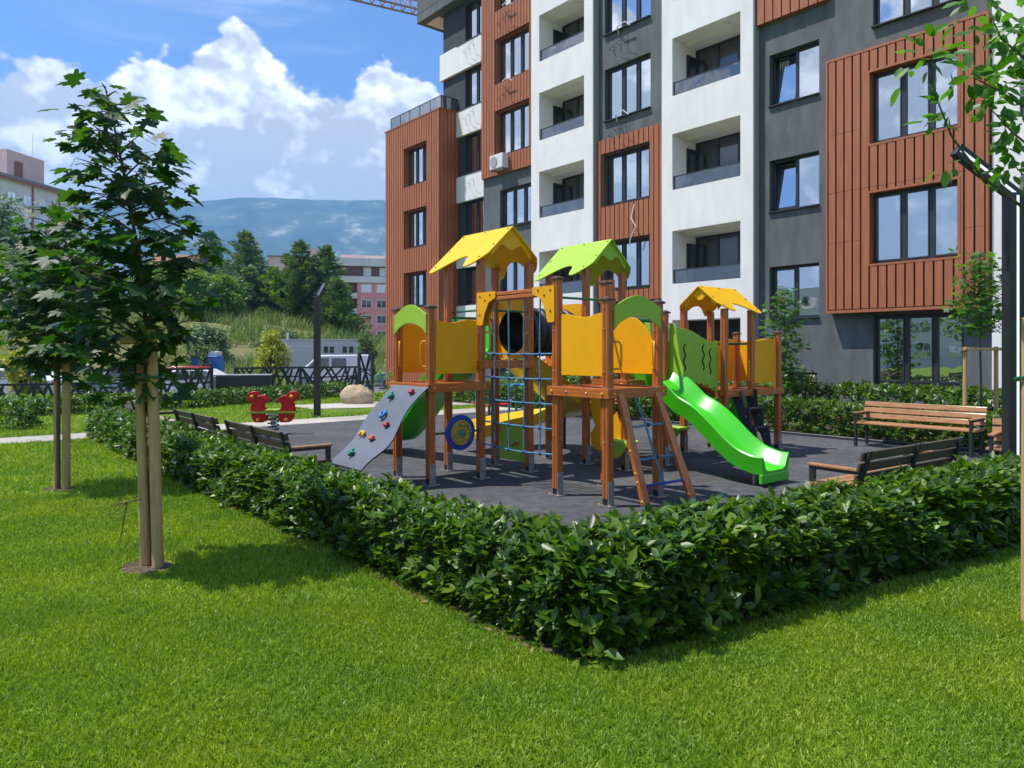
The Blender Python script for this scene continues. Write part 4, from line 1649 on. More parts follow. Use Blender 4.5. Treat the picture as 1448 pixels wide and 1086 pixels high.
# ---------------------------------------------------------------- benches
def make_bench(name='bench'):
    t = wthing(name, 'x', 'bench', 0, 0)
    L_ = 1.84
    s = MB()
    for i in range(4):
        y = .04 + i * .105
        s.box(0, L_, y, y + .09, .385, .415)
    s.build('seat', M['bench_wood'], t, bevel=.006, seg=2)
    b = MB()
    for i in range(3):
        z0 = .455 + i * .10
        y0 = .49 + (z0 - .45) * .28
        b.beam((0, y0, z0 + .045), (L_, y0, z0 + .045), .026, .082, (0, .26, 1))
    b.build('backrest', M['bench_wood'], t, bevel=.006, seg=2)
    for x in (.06, L_ / 2, L_ - .06):
        f = MB()
        f.beam((x, .06, .37), (x, .50, .37), .045, .03)
        f.beam((x, .475, .36), (x, .60, .755), .045, .028, (0, -1, .3))
        if x != L_ / 2:
            f.beam((x, .06, .0), (x, .06, .56), .045, .05, (0, 1, 0))
            f.beam((x, .47, .0), (x, .47, .37), .045, .05, (0, 1, 0))
            f.beam((x, .05, .545), (x, .54, .545), .04, .025)
        f.build('frame', M['anthracite'], t, bevel=.004)
        if x != L_ / 2:
            a = MB()
            a.box(x - .035, x + .035, .02, .50, .56, .585)
            a.build('armrest', M['bench_wood'], t, bevel=.006, seg=2)
    return t


proto = make_bench()
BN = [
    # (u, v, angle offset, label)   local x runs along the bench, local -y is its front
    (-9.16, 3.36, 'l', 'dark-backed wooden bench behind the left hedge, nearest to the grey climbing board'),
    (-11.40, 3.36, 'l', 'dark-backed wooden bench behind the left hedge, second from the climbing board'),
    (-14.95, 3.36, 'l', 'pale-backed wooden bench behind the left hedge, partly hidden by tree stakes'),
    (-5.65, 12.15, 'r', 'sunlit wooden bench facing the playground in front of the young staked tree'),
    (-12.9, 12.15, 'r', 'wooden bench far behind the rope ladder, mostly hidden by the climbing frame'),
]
first = True
for (u, v, kd, lab) in BN:
    o = proto if first else copy_tree(proto)
    first = False
    if kd == 'l':                         # back towards -v, facing +v; starts at u and runs to u + L
        o.location = W(u + 1.84, v + .24, .0)
        o.rotation_euler = (0, 0, ANG + math.pi)
    else:
        o.location = W(u, v, 0)
        o.rotation_euler = (0, 0, ANG)
    tag(o, lab, 'bench', 'wooden benches round the playground')
# bench seen from behind by the right hedge: its back runs along v, it faces -u
o = copy_tree(proto)
p1 = Vector((2.98, 6.15, 0)); p2 = Vector((4.62, 7.32, 0))
d = (p2 - p1).normalized()
rz = math.atan2(d.y, d.x)
o.location = p1 + Vector((d.y, -d.x, 0)) * -.55
o.rotation_euler = (0, 0, rz + math.pi)
o.location = p1 + d * 1.84 + Vector((-d.y, d.x, 0)) * .55
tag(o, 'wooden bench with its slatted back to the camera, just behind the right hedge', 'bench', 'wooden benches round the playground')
o = copy_tree(proto)
o.location = Vector((5.80, 8.85, 0))
o.rotation_euler = (0, 0, ANG + R(8))
tag(o, 'wooden bench cut off by the black lamp post at the right edge', 'bench', 'wooden benches round the playground')


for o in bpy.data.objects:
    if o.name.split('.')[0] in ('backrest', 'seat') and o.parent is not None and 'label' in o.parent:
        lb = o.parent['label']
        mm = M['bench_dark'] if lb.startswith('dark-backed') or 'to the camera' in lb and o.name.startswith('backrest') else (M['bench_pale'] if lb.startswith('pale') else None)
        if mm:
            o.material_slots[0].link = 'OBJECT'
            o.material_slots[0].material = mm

# ---------------------------------------------------------------- lamp posts
def lamp(x, y, arm, hk, ht, label, side, w=.19, strip=True):
    t = wthing('street_lamp', label, 'lamp post', x, y, 0, 0, 'black lamp posts')
    mb = MB()
    ax, ay = arm
    knee = Vector((0, 0, hk))
    tip = Vector((ax, ay, ht))
    d = (tip - knee).normalized()
    perp = Vector((-ay, ax, 0)).normalized()
    mb.beam((0, 0, 0), (0, 0, hk + .02), w, .10, perp)
    p = mb.build('pole', M['black'], t, bevel=.008, seg=2)
    mb = MB()
    mb.beam(knee - d * .03, tip, w * .7, .075, perp)
    a = mb.build('arm', M['black'], t, bevel=.008, seg=2)
    led = MB()
    nrm = perp * side
    o_ = nrm * .051
    if strip:
        led.beam(knee - d * .0 + nrm * .039, tip - d * .03 + nrm * .039, .026, .006, nrm)
        led.beam(Vector((0, 0, .3)) + o_, Vector((0, 0, hk - .01)) + o_, .026, .006, nrm)
    else:
        led.beam(knee + d * .06 + nrm * .04, tip - d * .03 + nrm * .04, .065, .008, nrm)
    led.build('light_strip', mat('lamp_diffuser', (.85, .85, .85), .3, var=.02, emit=(1, .98, .95, .55)) if strip else M['lgray'], a)
    mb = MB()
    mb.box(-.14, .14, -.12, .12, .0, .015)
    mb.build('base_plate', M['black'], t)
    return t


lamp(5.01, 7.2, (-.62, -.06), 3.16, 3.60, 'black bent lamp post with a white light strip at the right edge', 1)
lamp(-4.78, 17.7, (.22, -.05), 2.92, 3.28, 'black bent lamp post on the far lawn left of the climbing frame', -1, .15, False)

# ---------------------------------------------------------------- leaves
LEAF_V = [(0, 0, 0), (.28, .17, .02), (.62, .20, .0), (1, 0, -.10), (.62, -.20, .0), (.28, -.17, .02), (.30, 0, -.035), (.66, 0, -.055)]
LEAF_F = [(0, 6, 1), (6, 7, 2), (6, 2, 1), (7, 3, 2), (0, 5, 6), (6, 5, 4), (6, 4, 7), (7, 4, 3)]
TRI_V = [(0, .5, 0), (0, -.5, 0), (.55, -.38, .05), (.55, .38, .05), (1, 0, -.08)]
TRI_F = [(0, 1, 2), (0, 2, 3), (3, 2, 4)]


def maple_template():
    tips = [(0, 0), (18, 0), ]
    pol = []
    ang = [0, 12, 22, 32, 40, 47, 57, 66, 74, 84, 98, 108, 122, 140, 158, 172]
    rad = [1.0, .78, .72, .52, .66, .88, .90, .70, .46, .60, .74, .60, .42, .50, .42, .16]
    left = [(r_ * math.cos(R(a)), r_ * math.sin(R(a))) for a, r_ in zip(ang, rad)]
    right = [(x, -y) for x, y in left[1:]][::-1]
    ring = left + right
    vs = [(.45, 0, -.03)] + [(x * .62 + .38, y * .62, -.10 * (x * x + y * y) + .05 * abs(y)) for x, y in ring]
    n = len(ring)
    fs = [(0, 1 + i, 1 + (i + 1) % n) for i in range(n)]
    return vs, fs


MAPLE_V, MAPLE_F = maple_template()


def hedge(name, line, halfw, h, dens, leaf, label, cat='hedge', axes=True, mt='hedge', group=None, core=.35, bulge=.06):
    """line: list of (u, v) (or world x, y when axes is False)."""
    pts = [(W(*p) if axes else Vector((p[0], p[1], 0))) for p in line]
    seg = [(b - a).length for a, b in zip(pts, pts[1:])]
    tot = sum(seg)
    base = pts[0]
    o = wthing(name, label, cat, base.x, base.y, float(terrain(base.x, base.y)), 0, group)
    per = 2 * h + 2 * halfw
    n = int(tot * per * dens)
    s = rng.uniform(0, tot, n)
    q = rng.uniform(0, 1, n)
    cum = np.concatenate([[0], np.cumsum(seg)])
    k = np.clip(np.searchsorted(cum, s) - 1, 0, len(seg) - 1)
    P0 = np.array([tuple(p) for p in pts])
    t = (s - cum[k]) / np.array(seg)[k]
    C = P0[k] * (1 - t)[:, None] + P0[k + 1] * t[:, None]
    D = (P0[k + 1] - P0[k])
    D /= np.linalg.norm(D, axis=1, keepdims=True)
    S = np.stack([-D[:, 1], D[:, 0], np.zeros(n)], -1)
    # position on a rounded cross section
    th = rng.uniform(-1.15, math.pi + 1.15, n)
    ct, st = np.cos(th), np.sin(th)
    pw = .62
    bx = np.sign(ct) * np.abs(ct) ** pw
    bz = np.sign(st) * np.abs(st) ** pw
    lump = np.array([mnoise.noise(Vector((c[0] * 2.3, c[1] * 2.3, z * 1.6))) for c, z in zip(C, st)]) 
    lump2 = np.array([mnoise.noise(Vector((c[0] * 5.1, c[1] * 5.1, z * 3 + 5))) for c, z in zip(C, st)])
    rad = 1 + bulge * 2.8 * lump + bulge * 2.4 * lump2 + rng.normal(0, .055, n) + .22 * (rng.uniform(0, 1, n) > .975)
    deep = rng.uniform(0, 1, n) < core
    rad = np.where(deep, rad * rng.uniform(.45, .92, n), rad)
    zc = h * .52
    pos = C + S * (bx * halfw * rad)[:, None]
    pos[:, 2] = zc + bz * (h * .5) * rad
    keep = pos[:, 2] > .03
    pos, bx, bz, S, ct, st = pos[keep], bx[keep], bz[keep], S[keep], ct[keep], st[keep]
    n = len(pos)
    out = S * (ct / 1.0)[:, None]
    out[:, 2] = st
    axis = out * .6 + np.array([0, 0, 1.15]) + unit(n) * .5
    axis /= np.linalg.norm(axis, axis=1, keepdims=True)
    LV, LA, LU, LS = [], [], [], []
    per_s = 7
    for i in range(per_s):
        ph = 2 * math.pi * (i / per_s) + rng.uniform(0, 6.28, n) * (i == 0) + i * 2.4
        o1 = np.cross(axis, unit(n))
        o1 /= np.linalg.norm(o1, axis=1, keepdims=True)
        spread = rng.uniform(.45, 1.25, n)[:, None]
        a = axis * (1 / (1 + spread)) + o1 * spread
        a /= np.linalg.norm(a, axis=1, keepdims=True)
        LV.append(pos - axis * (leaf * rng.uniform(0, .9, n))[:, None])
        LA.append(a)
        up = axis + .35 * unit(n)
        LU.append(up)
        LS.append(leaf * rng.uniform(.5, 1.3, n))
    V, F = scatter(LEAF_V, LEAF_F, np.concatenate(LV), np.concatenate(LA), np.concatenate(LU), np.concatenate(LS))
    V = V - np.array([base.x, base.y, 0])
    np_mesh('foliage', V, F, M[mt], parent=o, smooth=True)
    # stems
    mb = MB()
    m_ = int(tot * 9)
    for _ in range(m_):
        ss_ = random.uniform(0, tot)
        kk = min(len(seg) - 1, max(0, int(np.searchsorted(cum, ss_)) - 1))
        c = pts[kk].lerp(pts[kk + 1], (ss_ - cum[kk]) / seg[kk]) - base
        d_ = (pts[kk + 1] - pts[kk]).normalized()
        c += Vector((-d_.y, d_.x, 0)) * random.uniform(-.5, .5) * halfw
        c.z = 0
        e = Vector((random.uniform(-.1, .1), random.uniform(-.1, .1), 0))
        mb.tube([c, c + e * .5 + Vector((0, 0, h * .4)), c + e * 1.6 + Vector((0, 0, h * .85))], [.009, .006, .003], 5)
    mb.build('stems', M['bark'], o, org=(0, 0, 0), fix=False)
    return o


hedge('hedge', HL, .27, .52, 340, .084, 'long glossy laurel hedge running from the left lawn to the near corner')
hedge('hedge', HR, .32, .56, 400, .094, 'glossy laurel hedge running from the near corner to the right edge')
hedge('hedge', [(-20, 13.55), (-14, 13.55), (-8, 13.6), (-2, 13.6), (1.5, 13.6)], .42, .62, 130, .10, 'laurel hedge behind the far benches in front of the building')
hedge('hedge', [(-19, 15.9), (-12, 15.9), (-4, 15.9), (1.5, 15.9)], .5, .85, 80, .12, 'taller shrub row close against the grey building wall')
hedge('hedge', [(-24, 15.3), (-13.2, 17.3), (-11.2, 18.6), (-9.3, 20.3), (-7.6, 23.0), (-6.0, 26.0)], .42, .50, 110, .10, 'clipped hedge at the back of the lawn in front of the black fence', axes=False)
hedge('shrub', [(-10.9, 15.2), (-10.3, 14.95), (-9.9, 15.1)], .55, .62, 90, .10, 'rounded dark laurel bush at the left edge of the back lawn', cat='shrub', axes=False)
hedge('shrub', [(-4.15, 22.8), (-3.5, 23.2)], .5, .95, 50, .09, 'loose yellowish shrub beside the boulder near the climbing board', cat='shrub', axes=False, mt='bush')

# litter along the soil of the near hedge
pos = []
for _ in range(900):
    if random.random() < .6:
        u, v = random.uniform(-9, -2.8), random.uniform(2.5, 2.75)
    else:
        v = random.uniform(2.7, 9); u = -2.50 + .14 * (v - 2.7) + random.uniform(-.25, .08)
    p = W(u, v, .012 + random.random() * .01)
    pos.append(tuple(p))
pos = np.array(pos)
n = len(pos)
up = np.tile([0, 0, 1.0], (n, 1)) + unit(n) * .5
ax = unit(n); ax[:, 2] *= .2
V, F = scatter(LEAF_V, LEAF_F, pos, ax, up, rng.uniform(.02, .055, n))
tag(np_mesh('leaf_litter', V, F, M['litter']), kind='stuff')


# ---------------------------------------------------------------- young trees
def young_tree(name, label, x, y, trunk, env, nbr, leaf, nleaf, mt, tmpl, group, stakes=None, ztop=None, flat=.8, seed=1, z0=0.0):
    """trunk: list of local points; env: [(z, left, right, depth)] crown half widths round the trunk."""
    rnd = random.Random(seed)
    o = wthing(name, label, 'tree', x, y, z0, 0, group)
    tr = [Vector(p) for p in trunk]
    mb = MB()
    k = len(tr)
    mb.tube(tr, [.022 - .017 * i / (k - 1) for i in range(k)], 8)
    zs = [p.z for p in tr]
    def at(z):
        for a, b in zip(tr, tr[1:]):
            if a.z <= z <= b.z: return a.lerp(b, (z - a.z) / max(1e-6, b.z - a.z))
        return tr[-1].copy() if z > tr[-1].z else tr[0].copy()
    def envr(z, a):
        z = min(max(z, env[0][0]), env[-1][0])
        for e0, e1 in zip(env, env[1:]):
            if e0[0] <= z <= e1[0]:
                t = (z - e0[0]) / (e1[0] - e0[0])
                l, r_, dp = (e0[i] * (1 - t) + e1[i] * t for i in (1, 2, 3))
                cx = math.cos(a)
                w_ = r_ if cx > 0 else l
                return math.hypot(w_ * cx, dp * math.sin(a))
        return .3
    LP, LA, LU, LS = [], [], [], []
    zlo, zhi = env[0][0], env[-1][0]
    a = rnd.uniform(0, 6)
    for i in range(nbr):
        zt = zlo + (zhi - zlo) * ((i + .5) / nbr)
        a += 2.4 + rnd.uniform(-.4, .4)
        L_ = envr(zt, a) * rnd.uniform(.72, 1.05)
        zs_ = zt - L_ * rnd.uniform(.25, .5)
        zs_ = max(zs_, min(zt, tr[0].z + 1.35 if ztop is None else ztop))
        st_ = at(min(zs_, tr[-1].z))
        e = Vector((st_.x + math.cos(a) * L_, st_.y + math.sin(a) * L_, zt))
        mid = st_.lerp(e, .5) + Vector((0, 0, .06 * L_))
        mb.tube([st_, mid, e], [.008, .006, .0025], 5)
        m_ = max(3, int(nleaf * (L_ / .5)))
        for j in range(m_):
            t = rnd.uniform(.15, 1.05)
            p = (st_.lerp(mid, t * 2) if t < .5 else mid.lerp(e, t * 2 - 1))
            b_ = rnd.uniform(0, 6.28)
            off = Vector((math.cos(b_), math.sin(b_), rnd.uniform(-.5, .35))) * rnd.uniform(.03, .13) * (leaf / .12)
            d = Vector((math.cos(a) * .6 + off.x * 8, math.sin(a) * .6 + off.y * 8, rnd.uniform(-.7, .1)))
            LP.append(tuple(p + off))
            LA.append(tuple(d))
            LU.append((rnd.gauss(0, .35), rnd.gauss(0, .35) - .15, 1.0 * flat))
            LS.append(leaf * rnd.uniform(.6, 1.2))
            if rnd.random() < .5:
                mb.tube([p, p + off], .0018, 4)
    mb.build('trunk', M['bark'], o, org=(0, 0, 0), fix=False, smooth=60)
    V, F = scatter(*tmpl, np.array(LP), np.array(LA), np.array(LU), np.array(LS))
    np_mesh('crown', V, F, M[mt], parent=o)
    return o


def stake(x, y, h, label, r=.036, lean=(0, 0)):
    o = wthing('tree_stake', label, 'stake', x, y, 0, 0, 'round wooden stakes beside the young trees')
    mb = MB()
    pts = [(lean[0] * t, lean[1] * t, h * t) for t in (0, .25, .5, .75, 1)]
    mb.tube(pts, [r * 1.05, r, r * 1.0, r * .97, r * .95], 14)
    mb.build('pole', M['stake'], o, org=(0, 0, 0), smooth=50)
    return o


maple_t = (MAPLE_V, MAPLE_F)
young_tree('maple_tree', 'young dark green maple between two wooden stakes on the near left lawn', -2.74, 5.42,
           [(.02, .0, 0), (.03, 0, 1.0), (.0, .0, 1.7), (-.06, 0, 2.3), (-.17, 0, 2.9), (-.27, .02, 3.35), (-.33, .02, 3.6)],
           [(1.26, .42, .01, .10), (1.40, .54, .01, .12), (1.62, .62, .02, .14), (1.74, .66, .10, .2), (1.82, .72, .30, .4), (2.1, .74, .36, .5), (2.4, .62, .46, .42), (2.65, .44, .34, .32), (2.9, .30, .40, .24), (3.1, .40, .34, .22), (3.3, .36, .16, .18), (3.5, .14, .18, .15), (3.62, .05, .05, .05)],
           86, .175, 13, 'maple', maple_t, 'young maples on the left lawn', seed=5, ztop=1.5)
stake(-2.745, 5.40, 1.72, 'left wooden stake of the near maple, darker and ridged', .036, (-.05, 0))
stake(-2.63, 5.36, 1.76, 'right wooden stake of the near maple, smooth and pale', .040, (-.05, 0))
o = wthing('stake_crossbar', 'short wooden crossbar nailed across the stakes of the near maple', 'crossbar', -2.75, 5.32, 1.66)
mb = MB()
mb.tube([(-.13, .0, .02), (.12, .0, .03)], .03, 12)
mb.build('bar', M['stake'], o, org=(0, 0, 0), smooth=50)
o = wthing('tree_tie', 'green strap tying the near maple to its stakes', 'strap', -2.70, 5.36, 1.42)
mb = MB()
mb.tube([(.11 * math.cos(t), .065 * math.sin(t), .01 * math.sin(2 * t)) for t in np.linspace(0, 2 * math.pi, 20, endpoint=False)], .010, 6, closed=True)
mb.build('strap', M['green_steel'], o, org=(0, 0, 0))
o = wthing('twig', 'bare broken twig sticking out at the foot of the near maple', 'twig', -2.76, 5.36, .42)
mb = MB()
mb.tube([(0, 0, .08), (-.1, 0, .06), (-.22, 0, .03)], [.006, .005, .003], 5)
mb.tube([(-.1, 0, .06), (-.12, 0, -.05), (-.14, 0, -.16), (-.15, 0, -.24)], [.005, .005, .004, .002], 5)
mb.tube([(-.1, 0, .06), (-.2, .02, -.02), (-.3, .02, -.06)], [.004, .003, .002], 5)
mb.tube([(-.16, 0, .045), (-.15, 0, .14)], [.003, .001], 5)
mb.build('branch', M['bark'], o, org=(0, 0, 0))

young_tree('maple_tree', 'second young maple further back at the left edge of the lawn', -5.27, 8.38,
           [(.0, .0, 0), (.0, 0, 1.6), (.0, .0, 2.3), (-.05, 0, 2.9), (-.08, .02, 3.35)],
           [(1.35, .3, .35, .3), (1.7, .75, .55, .5), (2.1, .95, .70, .6), (2.5, .8, .6, .5), (2.9, .55, .42, .4), (3.2, .3, .25, .2), (3.36, .06, .06, .06)],
           70, .16, 17, 'maple', maple_t, 'young maples on the left lawn', seed=11, ztop=1.55)
stake(-5.31, 8.42, 1.62, 'left wooden stake of the second maple, thinner', .036)
stake(-5.19, 8.40, 1.62, 'right wooden stake of the second maple, thicker', .044)

young_tree('maple_tree', 'young light green maple in a wooden stake frame behind the right bench', 7.85, 12.1,
           [(0, 0, 0), (0.02, 0, 1.0), (0, 0, 1.75), (.02, 0, 2.4), (0, 0, 3.1), (0, 0, 3.3)],
           [(1.95, .25, .35, .3), (2.2, .45, .5, .4), (2.5, .5, .5, .4), (2.8, .45, .45, .35), (3.1, .3, .3, .25), (3.3, .14, .14, .1)],
           56, .12, 18, 'fresh', maple_t, 'small maples by the building', seed=3, ztop=1.85)
stake(7.60, 12.1, 1.68, 'left post of the stake frame behind the right bench', .035)
stake(8.12, 12.1, 1.68, 'right post of the stake frame behind the right bench', .035)
o = wthing('stake_crossbar', 'wooden crossbar on top of the stake frame behind the right bench', 'crossbar', 7.86, 12.04, 1.64)
mb = MB()
mb.beam((-.33, 0, 0), (.33, 0, .0), .09, .05)
mb.build('bar', M['stake'], o, org=(0, 0, 0), bevel=.008)
young_tree('maple_tree', 'small light green maple in front of the grey wall behind the right tower', 6.15, 16.3,
           [(0, 0, 0), (0, 0, 1.2), (0, 0, 2.2), (0, 0, 3.05)],
           [(.75, .1, .45, .4), (1.0, .2, .5, .4), (1.4, .4, .5, .4), (1.9, .5, .5, .4), (2.4, .5, .45, .4), (2.8, .35, .3, .3), (3.1, .1, .1, .1)],
           60, .12, 20, 'fresh', maple_t, 'small maples by the building', seed=9, ztop=.7)

# near tree at the right edge: branches reach in from outside the frame
o = wthing('ash_tree', 'bright green leafy branches hanging in at the top right corner', 'tree', 3.32, 4.32)
mb = MB()
mb.tube([(0, 0, 0), (.0, 0, 1.5), (.03, 0, 2.6), (0, 0, 3.6), (.02, 0, 4.3)], [.03, .027, .022, .014, .006], 8)
o_x, o_y = 3.32, 4.32
branches = [
    [(3.34, 4.32, 2.3), (3.0, 4.2, 2.42), (2.68, 4.12, 2.60), (2.50, 4.1, 2.82), (2.42, 4.1, 3.02), (2.36, 4.1, 3.24)],
    [(3.33, 4.32, 2.75), (3.05, 4.22, 3.0), (2.80, 4.15, 3.10), (2.62, 4.1, 3.16)],
    [(3.32, 4.32, 3.1), (3.05, 4.25, 3.3), (2.85, 4.2, 3.42), (2.76, 4.15, 3.52)],
    [(3.33, 4.32, 2.5), (3.1, 4.2, 2.72), (2.88, 4.15, 2.86), (2.72, 4.1, 2.98)],
    [(3.34, 4.32, 2.3), (3.1, 4.2, 2.5), (2.90, 4.15, 2.66)],
    [(3.32, 4.32, 3.3), (3.4, 4.1, 3.6), (3.5, 4.0, 3.9)],
    [(3.32, 4.32, 2.9), (3.6, 4.4, 3.2), (3.9, 4.5, 3.5)],
    [(3.32, 4.32, 3.4), (3.1, 4.5, 3.7), (2.95, 4.6, 3.9)],
]
for b in branches:
    mb.tube([(p[0] - o_x, p[1] - o_y, p[2]) for p in b], [.011 - .008 * i / (len(b) - 1) for i in range(len(b))], 6)
LP, LA, LU, LS = [], [], [], []
rnd = random.Random(21)
clusters = [((2.36, 4.1, 3.25), .18, 34), ((2.60, 4.1, 3.16), .10, 12), ((2.74, 4.13, 3.13), .14, 30), ((2.80, 4.15, 3.42), .14, 28), ((2.90, 4.2, 3.30), .16, 34), ((2.92, 4.2, 3.02), .16, 30),
            ((2.48, 4.1, 2.98), .08, 8), ((2.40, 4.1, 2.90), .07, 7), ((2.70, 4.1, 2.97), .09, 9), ((2.88, 4.15, 2.84), .12, 22), ((2.92, 4.15, 2.68), .12, 20), ((2.66, 4.12, 2.60), .05, 3), ((2.84, 4.15, 2.63), .07, 8), ((2.47, 4.1, 2.66), .05, 5), ((3.0, 4.2, 3.5), .2, 40),
            ((3.3, 4.2, 3.4), .3, 60), ((3.5, 4.1, 3.8), .3, 60), ((3.8, 4.4, 3.5), .3, 60), ((3.0, 4.55, 3.85), .25, 50), ((3.3, 4.3, 4.2), .3, 50)]
for (c, r_, n) in clusters:
    for _ in range(n):
        d = Vector((rnd.gauss(0, 1), rnd.gauss(0, 1), rnd.gauss(0, .9)))
        d.normalize()
        p = Vector(c) + d * r_ * rnd.random() ** .5
        LP.append((p.x - o_x, p.y - o_y, p.z))
        LA.append(tuple(d + Vector((rnd.gauss(0, .5), rnd.gauss(0, .5), -.35))))
        LU.append((rnd.gauss(0, .55), rnd.gauss(0, .55) - .5, .8))
        LS.append(rnd.uniform(.07, .125))
mb.build('trunk', M['bark'], o, org=(0, 0, 0), fix=False, smooth=60)
V, F = scatter([(a, b * 1.15, c) for a, b, c in LEAF_V], LEAF_F, np.array(LP), np.array(LA), np.array(LU), np.array(LS))
np_mesh('crown', V, F, M['fresh'], parent=o, smooth=True)
stake(3.035, 4.24, 1.80, 'wooden stake cut off by the right edge of the picture', .036)
o = wthing('tree_tie', 'green strap round the stake at the right edge', 'strap', 3.12, 4.26, 1.44)
mb = MB()
mb.tube([(.14 * math.cos(t), .07 * math.sin(t), .01 * math.sin(2 * t)) for t in np.linspace(0, 2 * math.pi, 20, endpoint=False)], .010, 6, closed=True)
mb.build('strap', M['green_steel'], o, org=(0, 0, 0))

# ---------------------------------------------------------------- lawn blades
BL_V = [(0, .5, 0), (0, -.5, 0), (.55, .38, .10), (.55, -.38, .10), (1, 0, .34)]
BL_F = [(0, 1, 3), (0, 3, 2), (2, 3, 4)]


def in_rubber(x, y):
    u, v = UV(x, y)
    hr = -2.72 + .145 * (v - 2.6)
    a = (v > 2.60) & (u > -15.4) & (u < hr + .20) & (v < 20)
    path_ = ((u > -16.2) & (u < -15.0)) | ((u > -20.4) & (u < -17.2) & (v > 8.5))
    spot = ((x + 2.70) ** 2 + (y - 5.34) ** 2 < .035) | ((x + 5.25) ** 2 + (y - 8.36) ** 2 < .03)
    return a | path_ | spot


def blades(n, ymin, ymax, size, name):
    yy = np.sqrt(rng.uniform(ymin ** 2, ymax ** 2, n * 2))
    xx = rng.uniform(-1, 1, n * 2) * (yy * .74 + .8)
    ok = ~in_rubber(xx, yy)
    xx, yy = xx[ok][:n], yy[ok][:n]
    n = len(xx)
    z = np.zeros(n)
    ax = rng.normal(0, .55, (n, 3))
    ax[:, 2] = 1
    pos = np.stack([xx, yy, z], -1)
    up = unit(n)
    up[:, 2] *= .2
    patch = np.array([mnoise.noise(Vector((a * 1.1, b * 1.1, 0))) for a, b in zip(xx, yy)])
    sc_ = size * rng.uniform(.6, 1.25, n) * (1 + .35 * patch)
    wd = .0036 * (1 + .22 * yy) * rng.uniform(.7, 1.3, n)
    return scatter(BL_V, BL_F, pos, ax, up, sc_, wd)


parts = [blades(210000, 2.3, 4.6, .031, ''), blades(150000, 4.6, 8, .037, ''), blades(90000, 8, 15, .06, ''), blades(60000, 15, 27, .07, '')]
Vs, Fs, off = [], [], 0
for V, F in parts:
    Vs.append(V); Fs.append(F + off); off += len(V)
tag(np_mesh('lawn_grass', np.concatenate(Vs), np.concatenate(Fs), M['blade']), kind='stuff')

# wild grass on the bank
n = 70000
xx = rng.uniform(-75, 6, n * 2)
yy = rng.uniform(30, 95, n * 2)
s_ = (xx + 9) * -.6 + (yy - 22.5) * .8
cl = np.array([mnoise.noise(Vector((a * .25, b * .25, 4))) for a, b in zip(xx, yy)])
ok = (s_ > 21.5) & (s_ < 50) & (np.abs(xx) < yy * .95) & (cl > -.25)
xx, yy, s_, cl = xx[ok][:n], yy[ok][:n], s_[ok][:n], cl[ok][:n]
n = len(xx)
pos = np.stack([xx, yy, terrain(xx, yy) - .03], -1)
ax = rng.normal(0, .30, (n, 3)); ax[:, 2] = 1
up = unit(n); up[:, 2] *= .2
hgt = rng.uniform(.35, .9, n) * (1 + .6 * cl) * (1 + .5 * sstep(s_, 30, 40))
V, F = scatter(BL_V, BL_F, pos, ax, up, hgt, rng.uniform(.05, .11, n))
tag(np_mesh('wild_grass', V, F, M['wildgrass']), kind='stuff')


# ---------------------------------------------------------------- background trees
def bg_tree(name, label, x, y, h, w, mt, kind, seed, group, base=.0, leaf=.3, n=5200):
    g_ = np.random.default_rng(seed)
    zb = float(terrain(np.array(x), np.array(y)))
    o = wthing(name, label, 'tree' if kind != 'bush' else 'bush', x, y, zb - .1, 0, group)
    mb = MB()
    h += .6
    mb.tube([(0, 0, 0), (.1, 0, h * .3), (-.05, .1, h * .6), (0, 0, h * .93)], [h * .02, h * .015, h * .01, .01], 8)
    tips, cents = [], []
    if kind == 'pine':
        nb = int(h * 9)
        for i in range(nb):
            t = (i + .5) / nb
            z = h * (.08 + .88 * t)
            r_ = w * 1.3 * (1 - t) ** .7 * g_.uniform(.5, 1.15) + .12
            a = i * 2.4 + g_.uniform(-.3, .3)
            e = (r_ * math.cos(a), r_ * math.sin(a), z + r_ * .18)
            mb.tube([(0, 0, z - r_ * .1), (e[0] * .6, e[1] * .6, z), e], [.04, .025, .01], 4)
            m_ = max(3, int(r_ * 5))
            for j in range(m_):
                q = (j + 1) / m_
                cents.append((e[0] * q, e[1] * q, z - r_ * .1 + (r_ * .28) * q * q + g_.normal(0, .08), .22 + .16 * r_ * (1 - q * .4), a, q))
    else:
        nb = int(26 + h * 5)
        for i in range(nb):
            th = math.acos(1 - 1.75 * g_.random())
            a = i * 2.4
            r_ = g_.uniform(.55, 1.0)
            c = (w * r_ * math.sin(th) * math.cos(a), w * r_ * math.sin(th) * math.sin(a), h * .52 + h * .46 * r_ * math.cos(th))
            mb.tube([(0, 0, max(.2, c[2] - h * .3)), (c[0] * .5, c[1] * .5, c[2] - h * .12), c], [.05, .035, .012], 4)
            cents.append((*c, w * g_.uniform(.24, .42), a, .5))
    cents = np.array(cents)
    k = g_.integers(0, len(cents), n)
    d = g_.normal(size=(n, 3))
    d /= np.linalg.norm(d, axis=1, keepdims=True)
    flat = .55 if kind == 'pine' else .8
    pos = cents[k, :3] + d * (cents[k, 3] * g_.uniform(.35, 1.05, n) ** .6)[:, None] * np.array([1, 1, flat])
    if kind == 'pine':
        aa_ = cents[k, 4]
        axv = np.stack([np.cos(aa_), np.sin(aa_), np.full(n, .35)], -1) + d * .7
        wd = leaf * .42
    else:
        axv = d + g_.normal(0, .5, (n, 3))
        wd = leaf * .8
    upv = d + np.array([0, 0, .6])
    V, F = scatter(TRI_V, TRI_F, pos, axv, upv, leaf * g_.uniform(.6, 1.3, n), wd)
    mb.build('trunk', M['bark'], o, org=(0, 0, 0), fix=False)
    np_mesh('crown', V, F, M[mt], parent=o)
    return o


